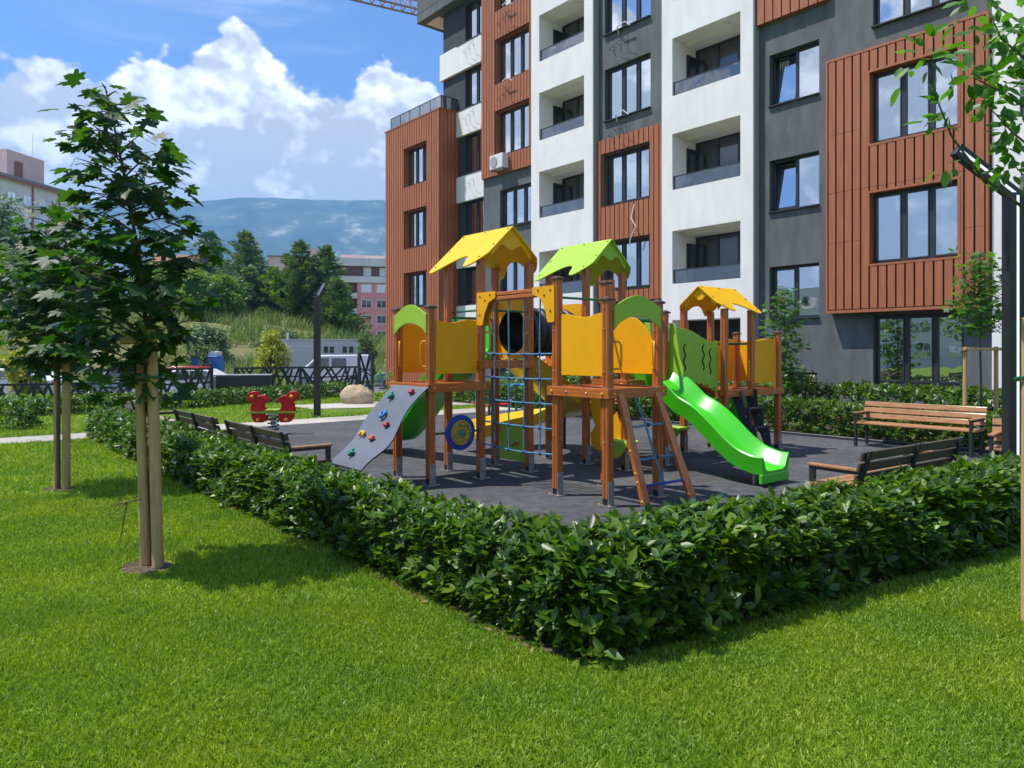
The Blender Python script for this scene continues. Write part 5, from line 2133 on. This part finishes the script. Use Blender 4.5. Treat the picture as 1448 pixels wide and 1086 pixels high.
G = 'trees along the top of the bank'
BT = [
    (-36, 86, 11.5, 3.6, 'pine2', 'pine', 'broad blue-green pine behind the bank, leftmost of the conifers', 9000, .42),
    (-33.0, 92, 11.0, 3.4, 'pine2', 'pine', 'blue-green pine rising just right of the broad leftmost pine', 8000, .42),
    (-26.6, 72, 9.6, 3.0, 'pine2', 'pine', 'tall pointed pine with a slim top left of the lamp post', 8000, .36),
    (-24.0, 78, 6.0, 3.2, 'pine', 'pine', 'low spreading dark pine between the slim pine and the lamp post', 6000, .36),
    (-20.6, 70, 8.6, 2.7, 'pine', 'pine', 'dark pointed spruce right behind the lamp post', 8500, .34),
    (-18.3, 71, 8.7, 2.9, 'pine', 'pine', 'dark dense spruce in front of the pink building', 8500, .34),
    (-16.6, 68, 5.2, 2.1, 'pine', 'pine', 'small lighter spruce at the corner of the pink building', 5000, .32),
    (-29.5, 75, 6.8, 3.0, 'pine2', 'pine', 'blue-green young pine between the broad leftmost pines and the slim pine', 7000, .36),
    (-23.0, 70, 5.6, 2.6, 'bush', 'pine', 'light green young spruce just left of the lamp post', 6000, .34),
    (-25.2, 69, 5.4, 2.4, 'pine2', 'pine', 'grey-green young pine at the foot of the slim pine', 6000, .34),
    (-31.0, 66, 5.2, 3.4, 'bush', 'round', 'bright green rounded tree on the bank below the leftmost pine', 7000, .30),
    (-26.0, 63, 3.8, 2.6, 'bush', 'round', 'light green rounded bush-like tree below the slim pine', 5000, .28),
    (-36.5, 60, 5.6, 3.6, 'bush', 'round', 'large yellow-green tree behind the near maple', 7000, .30),
    (-42.0, 58, 6.2, 3.8, 'bush', 'round', 'yellow-green tree at the left, right of the second maple crown', 7000, .30),
    (-52, 70, 13.0, 4.6, 'pine2', 'round', 'tall grey-green tree at the far left below the pale block', 9000, .42),
    (-45, 72, 7.0, 3.8, 'pine', 'round', 'dark green tree behind the second maple crown', 7000, .36),
]
for i, (x, y, h, w, mt, kd, lab, n, lf) in enumerate(BT):
    bg_tree('pine_tree' if kd == 'pine' else 'tree', lab, x, y, h, w, mt, kd, 100 + i, G, leaf=lf, n=n)
bg_tree('shrub', 'yellow flowering shrub beside the white trailer', -14.6, 44, 3.0, .9, 'yleaf', 'bush', 31, None, leaf=.16, n=1700)
bg_tree('topiary_tree', 'round clipped little tree above the blue container', -17.0, 39.5, 2.5, .85, 'pine', 'bush', 32, None, leaf=.12, n=3000)
bg_tree('topiary_tree', 'round clipped little tree behind the white van', -9.6, 47.5, 3.1, .65, 'pine', 'bush', 33, None, leaf=.12, n=2200)
bg_tree('shrub', 'yellow-green garden shrub behind the fence at the far left', -20.3, 30, 2.3, .75, 'yleaf', 'bush', 34, None, leaf=.12, n=2200)
bg_tree('shrub', 'grey-green bush halfway up the bank', -22.0, 52, 1.8, 1.5, 'pine2', 'bush', 35, None, leaf=.2, n=2400)
bg_tree('shrub', 'dark low bush on the bank left of the lamp post', -17.6, 55, 1.8, 1.5, 'pine2', 'bush', 36, None, leaf=.2, n=2400)
# trees and a block to the left of the view; the ground-floor windows mirror them
for i, (x, y, h, w) in enumerate(((-17, -4, 6, 2.4), (-22, 2, 8, 3.0), (-19, -10, 7, 2.8), (-26, -3, 7, 3.0))):
    bg_tree('tree', ['green tree beyond the lawn to the left, nearest', 'tall green tree beyond the lawn to the left', 'green tree beyond the lawn to the left and behind', 'green tree furthest to the left beyond the lawn'][i], x, y, h, w, 'bush', 'round', 200 + i, 'trees left of the lawn', leaf=.22, n=5000)

for (x, y, r_) in ((-2.70, 5.34, .17), (-5.25, 8.36, .16)):
    u, v = UV(x, y)
    sheet('soil_patch', wavy([(u + r_ * 1.3 * math.cos(t), v + r_ * math.sin(t)) for t in np.linspace(0, 2 * math.pi, 14, endpoint=False)], .05, .06), M['soil'], .006)
# ---------------------------------------------------------------- far buildings
M['pinkwall'] = mat('pink_wall', (.86, .34, .35), .85, var=.06, vs=.5)
M['pinkpale'] = mat('pale_pink_wall', (.82, .55, .52), .85, var=.06, vs=.5)
M['palewall'] = mat('pale_wall', (.80, .76, .74), .85, var=.06, vs=.5)
M['brownband'] = mat('brown_band', (.17, .10, .09), .8, var=.06)
M['farroof'] = mat('far_roof', (.24, .26, .29), .8, var=.06)
M['redroof'] = mat('red_roof', (.36, .13, .09), .8, var=.06)


def far_block(name, label, x, y, rz, w, d, z0, z1, wall, rows, cols, wx0, wx1, wz0, pitch, ww=1.7, wh=1.4, extra=None, kind='framed'):
    o = wthing(name, label, 'building', x, y, z0 - 2, rz)
    H = z1 - z0 + 2
    mb = MB()
    mb.box(0, w, 0, d, 0, H)
    mb.build('wall', wall, o, org=(0, 0, 0))
    for r_ in range(rows):
        for c in range(cols):
            cx = wx0 + (wx1 - wx0) * (c + .5) / cols
            cz = wz0 - z0 + 2 + r_ * pitch
            f = MB()
            f.box(cx - ww / 2 - .12, cx + ww / 2 + .12, -.06, .02, cz - .12, cz)
            f.box(cx - ww / 2 - .12, cx + ww / 2 + .12, -.06, .02, cz + wh, cz + wh + .12)
            f.box(cx - ww / 2 - .12, cx - ww / 2, -.059, .02, cz, cz + wh)
            f.box(cx + ww / 2, cx + ww / 2 + .12, -.059, .02, cz, cz + wh)
            f.box(cx - .04, cx + .04, -.05, .02, cz, cz + wh)
            wn = f.build('window', M['white_metal'], o, org=(0, 0, 0))
            g = MB()
            g.add([(cx - ww / 2, -.02, cz), (cx + ww / 2, -.02, cz), (cx + ww / 2, -.02, cz + wh), (cx - ww / 2, -.02, cz + wh)], [(0, 1, 2, 3)])
            g.build('pane', M['pane'], wn, org=(0, 0, 0), fix=False)
    if extra: extra(o, w, d, H)
    return o


def pink_extra(o, w, d, H):
    b = MB()
    b.box(-4.8, w + .4, -.5, d, H + .0, H + 1.15)
    b.box(-4.8, w + .4, -.45, d, H + 3.1, H + 4.6)
    b.box(-4.8, -4.0, -.3, 6, H - 9, H)
    for z in (H - 3.0, H - 6.0, H - 9.0):
        b.box(-4.6, -.05, -.7, 4, z, z + .25)
        b.box(-4.6, -.05, -.72, -.62, z + .25, z + 1.1)
    b.build('balcony', M['palewall'], o, org=(0, 0, 0))
    b = MB()
    b.box(-4.3, w + .1, .3, d - .1, H + 1.15, H + 3.1)
    b.box(-4.4, -.05, 1.5, 6, H - 11, H - .01)
    b.build('top_storey', M['brownband'], o, org=(0, 0, 0))
    b = MB()
    for x in (1.2, 4.2, 8, 11):
        b.box(x, x + 1.4, .22, .3, H + 1.3, H + 2.9)
    b.build('window', M['palewall'], o, org=(0, 0, 0))
    b = MB()
    b.box(-3, w, 1, d, H + 4.6, H + 5.3)
    b.box(9, 10, 1, 2, H + 4.6, H + 6.5)
    b.box(-9, -6.8, 2, 4, H + 3, H + 6.4)
    b.build('roof', M['pinkpale'], o, org=(0, 0, 0))


far_block('apartment_building', 'pink apartment building with white top floors behind the conifers', -29.2, 136, R(14), 15, 12, 2.5, 14.6, M['pinkwall'], 4, 5, .3, 14.5, 4.0, 2.95, extra=pink_extra)
def cube_extra(o, w, d, H):
    b = MB()
    b.box(-.3, w + .3, -.3, d, H, H + .35)
    b.build('roof', M['farroof'], o, org=(0, 0, 0))
far_block('apartment_building', 'small salmon-pink roof storey showing above the trees, left of the pink building', -54, 160, R(6), 8, 8, 5, 22.6, M['pinkpale'], 1, 2, 1, 7, 18, 3, extra=cube_extra)


def left_extra(o, w, d, H):
    b = MB()
    b.box(-.5, w + .5, -.7, d + .5, H, H + .6)
    b.build('roof', M['farroof'], o, org=(0, 0, 0))
    b = MB()
    b.box(-.55, w + .55, -.75, -.705, H - .25, H + .2)
    for x in (4.0, 9, 16, 22):
        b.box(x, x + .4, -.12, -.01, 0, H - .26)
    b.build('trim', M['redroof'], o, org=(0, 0, 0))
    b = MB()
    b.box(13, 21, 2, 8, H + .6, H + 5.6)
    b.build('penthouse', M['pinkpale'], o, org=(0, 0, 0))
    b = MB()
    b.box(14.5, 16.2, 1.9, 1.99, H + 1, H + 4)
    b.build('penthouse_door', M['redroof'], o, org=(0, 0, 0))
    b = MB()
    b.tube([(19.5, 3, H + 5.6), (19.5, 3, H + 10)], .05, 5)
    b.box(10, 11.2, 3, 4, H + .6, H + 2.2)
    b.build('antenna', M['white_metal'], o, org=(0, 0, 0))


far_block('apartment_building', 'long pale block with pink rooftop box at the far left', -86.3, 110, R(81), 27, 14, 4, 30.6, M['palewall'], 8, 8, .5, 26.5, 6.0, 3.0, ww=1.5, wh=1.5, extra=left_extra)
h_ = wthing('house', 'small house with a reddish pitched roof behind the near maple crown', 'house', -54, 108, 5, R(12))
mb = MB(); mb.box(0, 8, 0, 7, 0, 9); mb.build('wall', M['palewall'], h_, org=(0, 0, 0))
mb = MB(); mb.prism([(-.6, 8.8), (7.6, 8.8), (3.5, 11.6)], lambda a, b, t: (t, a, b), -.5, 8.5); mb.build('roof', M['redroof'], h_, org=(0, 0, 0))
far_block('apartment_building', 'white apartment block to the left of the lawn, mirrored in the windows', -62, -24, R(100), 34, 14, 0, 9.5, M['palewall'], 3, 8, 1, 33, 1, 3.0)

# tower crane far behind the building
cr = wthing('tower_crane', 'lattice jib of a tower crane crossing the sky at the top', 'crane', 30, 104, 0, math.atan2(-25.5, -46.5))
mb = MB()
H = 40.0
for i in range(0, 60):
    x0, x1 = i * 1.2, (i + 1) * 1.2
    mb.beam((x0, -.7, H), (x0 + .6, 0, H + 1.3), .07, .07)
    mb.beam((x0 + .6, 0, H + 1.3), (x1, -.7, H), .07, .07)
    mb.beam((x0, .7, H), (x0 + .6, 0, H + 1.3), .07, .07)
    mb.beam((x0 + .6, 0, H + 1.3), (x1, .7, H), .07, .07)
    mb.beam((x0, -.7, H), (x0, .7, H), .06, .06)
mb.beam((-12, -.7, H), (72, -.7, H), .16, .16)
mb.beam((-12, .7, H), (72, .7, H), .16, .16)
mb.beam((-2, 0, H + 1.3), (72, 0, H + 1.3), .14, .14)
mb.build('jib', mat('crane_paint', (.45, .22, .14), .6), cr, org=(0, 0, 0))
mb = MB()
for a in (-.8, .8):
    for b in (-.8, .8):
        mb.beam((a, b, 0), (a, b, H + .2), .15, .15)
for i in range(26):
    z = i * 1.6
    for (p, q) in (((-.8, -.8), (.8, -.8)), ((.8, -.8), (.8, .8)), ((.8, .8), (-.8, .8)), ((-.8, .8), (-.8, -.8))):
        mb.beam((*p, z), (*q, z + 1.6), .08, .08)
mb.box(-11.5, -8, -1, 1, H - 2, H - .2)
mb.build('mast', M['steel'], cr, org=(0, 0, 0))

# ---------------------------------------------------------------- fence, box, vehicles
def fence(p, q, h, label, seed, gate=False):
    rnd_ = random.Random(seed)
    p, q = Vector((*p, 0)), Vector((*q, 0))
    L_ = (q - p).length
    rz = math.atan2(q.y - p.y, q.x - p.x)
    o = wthing('metal_gate' if gate else 'metal_fence', label, 'gate' if gate else 'fence', p.x, p.y, float(terrain(p.x, p.y)), rz, None if gate else 'black fences with crossed bars')
    n = max(1, int(round(L_ / 2.6)))
    for i in range(n + 1):
        mb = MB()
        x = L_ * i / n
        mb.box(x - .05, x + .05, -.03, .03, -.8, h)
        mb.build('post', M['anthracite'], o, org=(0, 0, 0))
    for i in range(n):
        mb = MB()
        a, b = L_ * i / n + .05, L_ * (i + 1) / n - .05
        mb.box(a, b, -.02, .02, h - .07, h - .005)
        mb.box(a, b, -.02, .02, .06, .11)
        w_ = b - a
        k = max(3, int(w_ * 3.2))
        for s_g in (1, -1):
            for j in range(k):
                c_ = a + w_ * (j + rnd_.uniform(.1, .9)) / k
                dx = rnd_.uniform(.15, .75) * s_g
                x0, x1 = max(a, min(b, c_ - dx * .6)), max(a, min(b, c_ + dx * .6))
                mb.beam((x0, .001 * s_g, .11), (x1, .001 * s_g, h - .06), .018, .075, (1, 0, 0))
        for j in range(2):
            z0_, z1_ = rnd_.uniform(.25, h - .3), rnd_.uniform(.25, h - .3)
            mb.beam((a, 0, z0_), (b, 0, z1_), .016, .05, (0, 0, 1))
        mb.build('lattice_panel', M['anthracite'], o, org=(0, 0, 0))
    return o


fence((-24.5, 17.0), (-11.0, 21.6), 1.08, 'black lattice fence behind the back hedge, left stretch', 3)
fence((-11.0, 21.62), (-9.75, 23.4), 1.08, 'short turn of black lattice fence beside the grey box', 4)
fence((-9.9, 25.8), (-5.95, 28.2), 1.08, 'black lattice fence in front of the white van', 5)
fence((-5.9, 27.8), (-5.35, 27.6), 1.55, 'tall narrow black gate panel in front of the van', 6, True)
o = wthing('utility_box', 'low dark grey utility box behind the back hedge', 'utility box', -10.1, 24.6, -.1, R(12))
mb = MB(); mb.box(0, 1.75, 0, .7, 0, .86); mb.build('cabinet', M['anthracite'], o, org=(0, 0, 0), bevel=.01)
mb = MB(); mb.box(-.35, 1.78, -.03, .73, .861, .90); mb.build('lid', M['lgray'], o, org=(0, 0, 0))
mb = MB()
for i in range(9):
    mb.box(-.33, -.01, 0, .6, .03 + i * .09, .09 + i * .09)
mb.build('louvre', M['lgray'], o, org=(0, 0, 0))


def ring_pts(cx, cz, r_, n=20):
    return [(cx + r_ * math.cos(2 * math.pi * i / n), cz + r_ * math.sin(2 * math.pi * i / n)) for i in range(n)]


def vehicle(name, label, cat, x, y, rz, prof, glass, W_, wheels, paint, wr=.32, group=None, lamps=()):
    z = float(terrain(np.array(x), np.array(y)))
    o = wthing(name, label, cat, x, y, z, rz, group)
    mb = MB()
    mb.prism(prof, lambda a, b, t: (a, t * (1 - .10 * max(0, (b - .9))), b), -W_ / 2, W_ / 2)
    body = mb.build('body', paint, o, org=(0, 0, 0), bevel=.06, seg=3, smooth=40)
    for gl in glass:
        for s in (-1, 1):
            mb = MB()
            y_ = s * (W_ / 2 + .03)
            mb.prism(gl, lambda a, b, t: (a, (y_ + t) * (1 - .10 * max(0, (b - .9))), b), -.006, .006)
            mb.build('side_window', M['carglass'], o, org=(0, 0, 0))
    for (a, b) in wheels:
        for s in (-1, 1):
            mb = MB()
            mb.prism(ring_pts(a, wr, wr), lambda p, q, t: (p, t, q), s * (W_ / 2 - .16), s * (W_ / 2 + .012))
            wh = mb.build('wheel', M['black'], o, org=(0, 0, 0), bevel=.02)
            mb = MB()
            mb.prism(ring_pts(a, wr, wr * .6), lambda p, q, t: (p, t, q), s * (W_ / 2 + .0125), s * (W_ / 2 + .02))
            mb.build('rim', M['steel'], wh, org=(0, 0, 0))
    for (a, b, c_) in lamps:
        for s in (-1, 1):
            mb = MB()
            mb.ball((a, s * (W_ / 2 - .2), b), .11, 0, 10, 6, (.5, 1.3, .8))
            mb.build('headlight' if c_ == 'f' else 'tail_light', M['lgray'] if c_ == 'f' else M['red'], o, org=(0, 0, 0), smooth=60)
    return o


white_paint = mat('white_car_paint', (.90, .90, .90), .3, var=.02, coat=.5)
red_paint = mat('red_car_paint', (.42, .02, .02), .3, var=.02, coat=.5)
blue_paint = mat('blue_car_paint', (.05, .22, .42), .3, var=.02, coat=.5)
silver_paint = mat('silver_car_paint', (.45, .50, .55), .3, .4, var=.02, coat=.5)
van_p = [(0, .35), (0, .95), (.12, 1.05), (.95, 1.20), (1.65, 1.85), (1.95, 1.97), (4.75, 2.0), (4.9, 1.9), (4.95, .35)]
van_g = [[(1.15, 1.18), (1.72, 1.78), (2.45, 1.80), (2.45, 1.12)], [(2.62, 1.25), (2.62, 1.78), (3.5, 1.78), (3.5, 1.25)]]
v_ = vehicle('van', 'white panel van parked behind the black fence', 'van', -13.9, 45.4, R(6), van_p, van_g, 1.85, ((.95, 0), (3.9, 0)), white_paint, lamps=((.05, .85, 'f'), (4.93, 1.0, 'r')))
mb = MB()
mb.add([(1.05, -.78, 1.30), (1.05, .78, 1.30), (1.60, .72, 1.80), (1.60, -.72, 1.80)], [(0, 1, 2, 3)])
mb.v = [(a - .03, b, c_ + .03) for a, b, c_ in mb.v]
mb.build('windshield', M['carglass'], v_, org=(0, 0, 0))
mb = MB()
mb.box(-.012, .30, -.7, .7, .55, 1.02)
mb.build('bonnet_cover', mat('orange_cover', (.62, .28, .16), .6), v_, org=(0, 0, 0), bevel=.04, seg=2)
tp = [(0, .3), (0, 2.9), (.15, 3.0), (5.6, 3.0), (5.7, 2.9), (5.7, .3)]
o = wthing('trailer', 'white box trailer standing behind the white van', 'trailer', -16.2, 50.4, -.6, R(4))
mb = MB(); mb.box(0, 5.9, 0, 2.3, .35, 3.0); mb.build('body', mat('trailer_white', (.62, .63, .64), .5, var=.06), o, org=(0, 0, 0), bevel=.05, seg=2)
mb = MB(); mb.box(-.05, 5.95, -.06, 2.36, 3.0, 3.06); mb.build('roof', M['palewall'], o, org=(0, 0, 0))
mb = MB()
for x in (3.0, 3.4, 4.3, 4.75):
    mb.box(x, x + .3, -.012, .002, 2.1, 2.55)
mb.build('window', M['carglass'], o, org=(0, 0, 0))
mb = MB()
for x in (.4, 1.4, 2.3, 5.3):
    mb.box(x, x + .04, -.015, .002, .5, 2.85)
mb.box(.3, 2.2, -.02, .002, 2.5, 2.6)
mb.build('seam', M['palewall'], o, org=(0, 0, 0))
mb = MB()
for x in (1.4, 4.4):
    mb.prism(ring_pts(x, .32, .32), lambda p, q, t: (p, t, q), -.02, .2)
mb.build('wheel', M['black'], o, org=(0, 0, 0))
mb = MB(); mb.tube([(.55, -.1, 3.0), (.55, -.1, 3.5)], .08, 8); mb.tube([(-.1, -.3, .4), (.5, -.2, 2.7)], .02, 6); mb.build('chimney', M['white_metal'], o, org=(0, 0, 0))
car_p = [(0, .32), (0, .72), (.12, .82), (1.05, .95), (1.65, 1.38), (1.95, 1.45), (3.05, 1.43), (3.75, 1.05), (4.15, .95), (4.2, .35)]
car_g = [[(1.25, .98), (1.72, 1.34), (2.3, 1.37), (2.3, .98)], [(2.38, .98), (2.38, 1.37), (2.98, 1.35), (3.45, 1.02)]]
mini_p = [(0, .32), (0, .8), (.1, .9), (.7, 1.0), (1.1, 1.55), (1.4, 1.72), (3.4, 1.75), (3.75, 1.6), (3.85, .9), (3.85, .35)]
mini_g = [[(.95, 1.05), (1.25, 1.5), (2.1, 1.58), (2.1, 1.02)], [(2.2, 1.02), (2.2, 1.58), (3.3, 1.58), (3.5, 1.05)]]
vehicle('car', 'blue minivan right of the white van, half hidden by the shrub', 'car', -8.1, 43.0, R(8), mini_p, mini_g, 1.75, ((.75, 0), (3.1, 0)), blue_paint, group='cars parked behind the fence', lamps=((3.83, .95, 'r'),))
for x, y, rz, pt_, lab in ((-24.3, 32.0, 4, white_paint, 'white car behind the fence at the far left'),
                           (-20.2, 33.8, 6, silver_paint, 'pale silver car behind the fence right of the second maple'),
                           (-19.2, 37.4, 2, red_paint, 'red car behind the fence between the two maples'),
                           (-16.2, 31.2, 9, white_paint, 'white car behind the fence left of the grey utility box')):
    vehicle('car', lab, 'car', x, y, R(rz), car_p, car_g, 1.75, ((.8, 0), (3.3, 0)), pt_, group='cars parked behind the fence', lamps=((.05, .7, 'f'), (4.15, .8, 'r')))
o = wthing('skip_container', 'bright blue metal container behind the fence', 'container', -17.35, 39.0, -.6, R(5))
mb = MB()
mb.box(0, 1.36, 0, 1.2, .2, 1.95)
mb.build('body', mat('blue_container', (.01, .18, .62), .45, var=.04), o, org=(0, 0, 0), bevel=.02)
mb = MB(); mb.box(.35, 1.05, -.03, -.002, .3, 1.55); mb.build('hatch', M['pinkpale'], o, org=(0, 0, 0))
mb = MB(); mb.box(.8, 1.34, .2, 1.0, 1.951, 2.2); mb.build('lid', M['white_metal'], o, org=(0, 0, 0), bevel=.03)

# ---------------------------------------------------------------- things on the far lawn
bo = wthing('boulder', 'rounded sandy boulder on the far lawn beside the lamp post', 'boulder', -4.72, 22.2)
mb = MB()
mb.ball((0, 0, .16), .50, 0, 28, 18, (1, .75, .85))
vs = []
for p in mb.v:
    q = Vector(p)
    k = 1 + .30 * mnoise.noise(q * 1.9 + Vector((3, 1, 2))) + .10 * mnoise.noise(q * 5) - .10 * max(0, 1 - abs(mnoise.noise(q * 3 + Vector((7, 7, 7)))) * 12)
    q = Vector((q.x * k + .05 * q.z, q.y * k, max(-.03, q.z * k)))
    vs.append(q)
mb.v = [tuple(p) for p in vs]
mb.build('rock', M['boulder'], bo, org=(0, 0, 0), smooth=35)

sp = wthing('spring_rocker', 'red two-sided spring rocker with round yellow-dotted ears on the rubber surface', 'spring rocker', -4.60, 13.9, 0, R(4))
mb = MB()
mb.tube([(.10 * math.cos(t), .10 * math.sin(t), .03 + t * .0118) for t in np.linspace(0, 2 * math.pi * 5, 90)], .014, 6)
mb.build('spring', M['black'], sp, org=(0, 0, 0), smooth=60)
mb = MB(); mb.tube([(0, 0, .0), (0, 0, .36)], .045, 10); mb.pz(.38, .41, ring_pts(0, 0, .13)); mb.build('core', M['white_metal'], sp, org=(0, 0, 0))
mb = MB(); mb.box(-.48, .50, -.155, -.125, .42, .45); mb.box(-.48, .50, .125, .155, .42, .45); mb.box(-.12, .12, -.16, .16, .455, .485); mb.build('handle_bar', M['lime'], sp, org=(0, 0, 0))
for s in (-1, 1):
    pts = [(.13, .46), (.11, .30), (.16, .24), (.32, .24), (.38, .32), (.41, .46), (.39, .58), (.34, .68), (.29, .74), (.22, .76), (.15, .73), (.08, .67), (.16, .61), (.18, .54)]
    for y in (-.085, .085):
        mb = MB()
        mb.pv(y, [(s * a, z) for a, z in pts], .018)
        pn = mb.build('side_panel', M['red'], sp, org=(0, 0, 0), bevel=.004)
        mb = MB()
        mb.pv(y * 1.25, ring_pts(s * .37, .73, .10), .018)
        mb.build('ear', M['red'], pn, org=(0, 0, 0), bevel=.004)
        mb = MB()
        sy = 1 if y > 0 else -1
        mb.ball((s * .37, y * 1.25 + sy * .012, .735), .038, 0, 8, 6)
        mb.ball((s * .26, y + sy * .012, .29), .035, 0, 8, 6)
        mb.build('dot', M['holdyellow'], pn, org=(0, 0, 0))
mb = MB(); mb.tube([(-.10, -.13, .62), (-.10, .13, .62)], .013, 8); mb.tube([(.10, -.13, .62), (.10, .13, .62)], .013, 8); mb.build('hand_grip', M['anthracite'], sp, org=(0, 0, 0))

mg = wthing('merry_go_round', 'small blue and red seat carousel beyond the rope net', 'merry-go-round', -.55, 17.4)
mb = MB()
mb.tube([(0, 0, 0), (0, 0, .82)], .035, 10)
mb.build('axle', M['green_steel'], mg, org=(0, 0, 0))
for i in range(3):
    a = i * 2.094 + .2
    c_, s_2 = math.cos(a), math.sin(a)
    mb = MB()
    mb.tube([(.0, 0, .3), (.5 * c_, .5 * s_2, .3)], .018, 8)
    mb.tube([(.02 * c_, .02 * s_2, .78), (.5 * c_, .5 * s_2, .80), (.5 * c_, .5 * s_2, .05)], .018, 8)
    mb.build('arm', M['lblue'], mg, org=(0, 0, 0), smooth=60)
    mb = MB()
    mb.pz(.31, .335, [(x + .4 * c_, y + .4 * s_2) for x, y in ring_pts(0, 0, .16)])
    mb.build('seat', M['red'], mg, org=(0, 0, 0))
wt = wthing('wheel_handle', 'light blue hand wheel on a low post beyond the rope net', 'hand wheel', .1, 17.2)
mb = MB()
mb.tube([(0, 0, 0), (0, 0, .78)], .03, 8)
mb.build('post', M['green_steel'], wt, org=(0, 0, 0))
mb = MB()
mb.tube([(.17 * math.cos(t), .05 * math.sin(t), .80 + .03 * math.sin(3 * t)) for t in np.linspace(0, 6.28, 16, endpoint=False)], .02, 6, closed=True)
mb.tube([(-.17, 0, .8), (.17, 0, .8)], .018, 6)
mb.build('rim', M['lblue'], wt, org=(0, 0, 0))

# ---------------------------------------------------------------- air
hm = bpy.data.materials.new('haze_air')
hm.use_nodes = True
nt = hm.node_tree
nt.nodes.clear()
ho = nt.nodes.new('ShaderNodeOutputMaterial')
hv = nt.nodes.new('ShaderNodeVolumePrincipled')
hv.inputs['Color'].default_value = (.27, .56, 1.0, 1)
hv.inputs['Density'].default_value = .00024
hv.inputs['Anisotropy'].default_value = .2
nt.links.new(hv.outputs[0], ho.inputs['Volume'])
mb = MB()
mb.box(-4600, 4600, -3100, 6100, -1500, 900)
hz = mb.build('haze', hm)
tag(hz, kind='stuff')
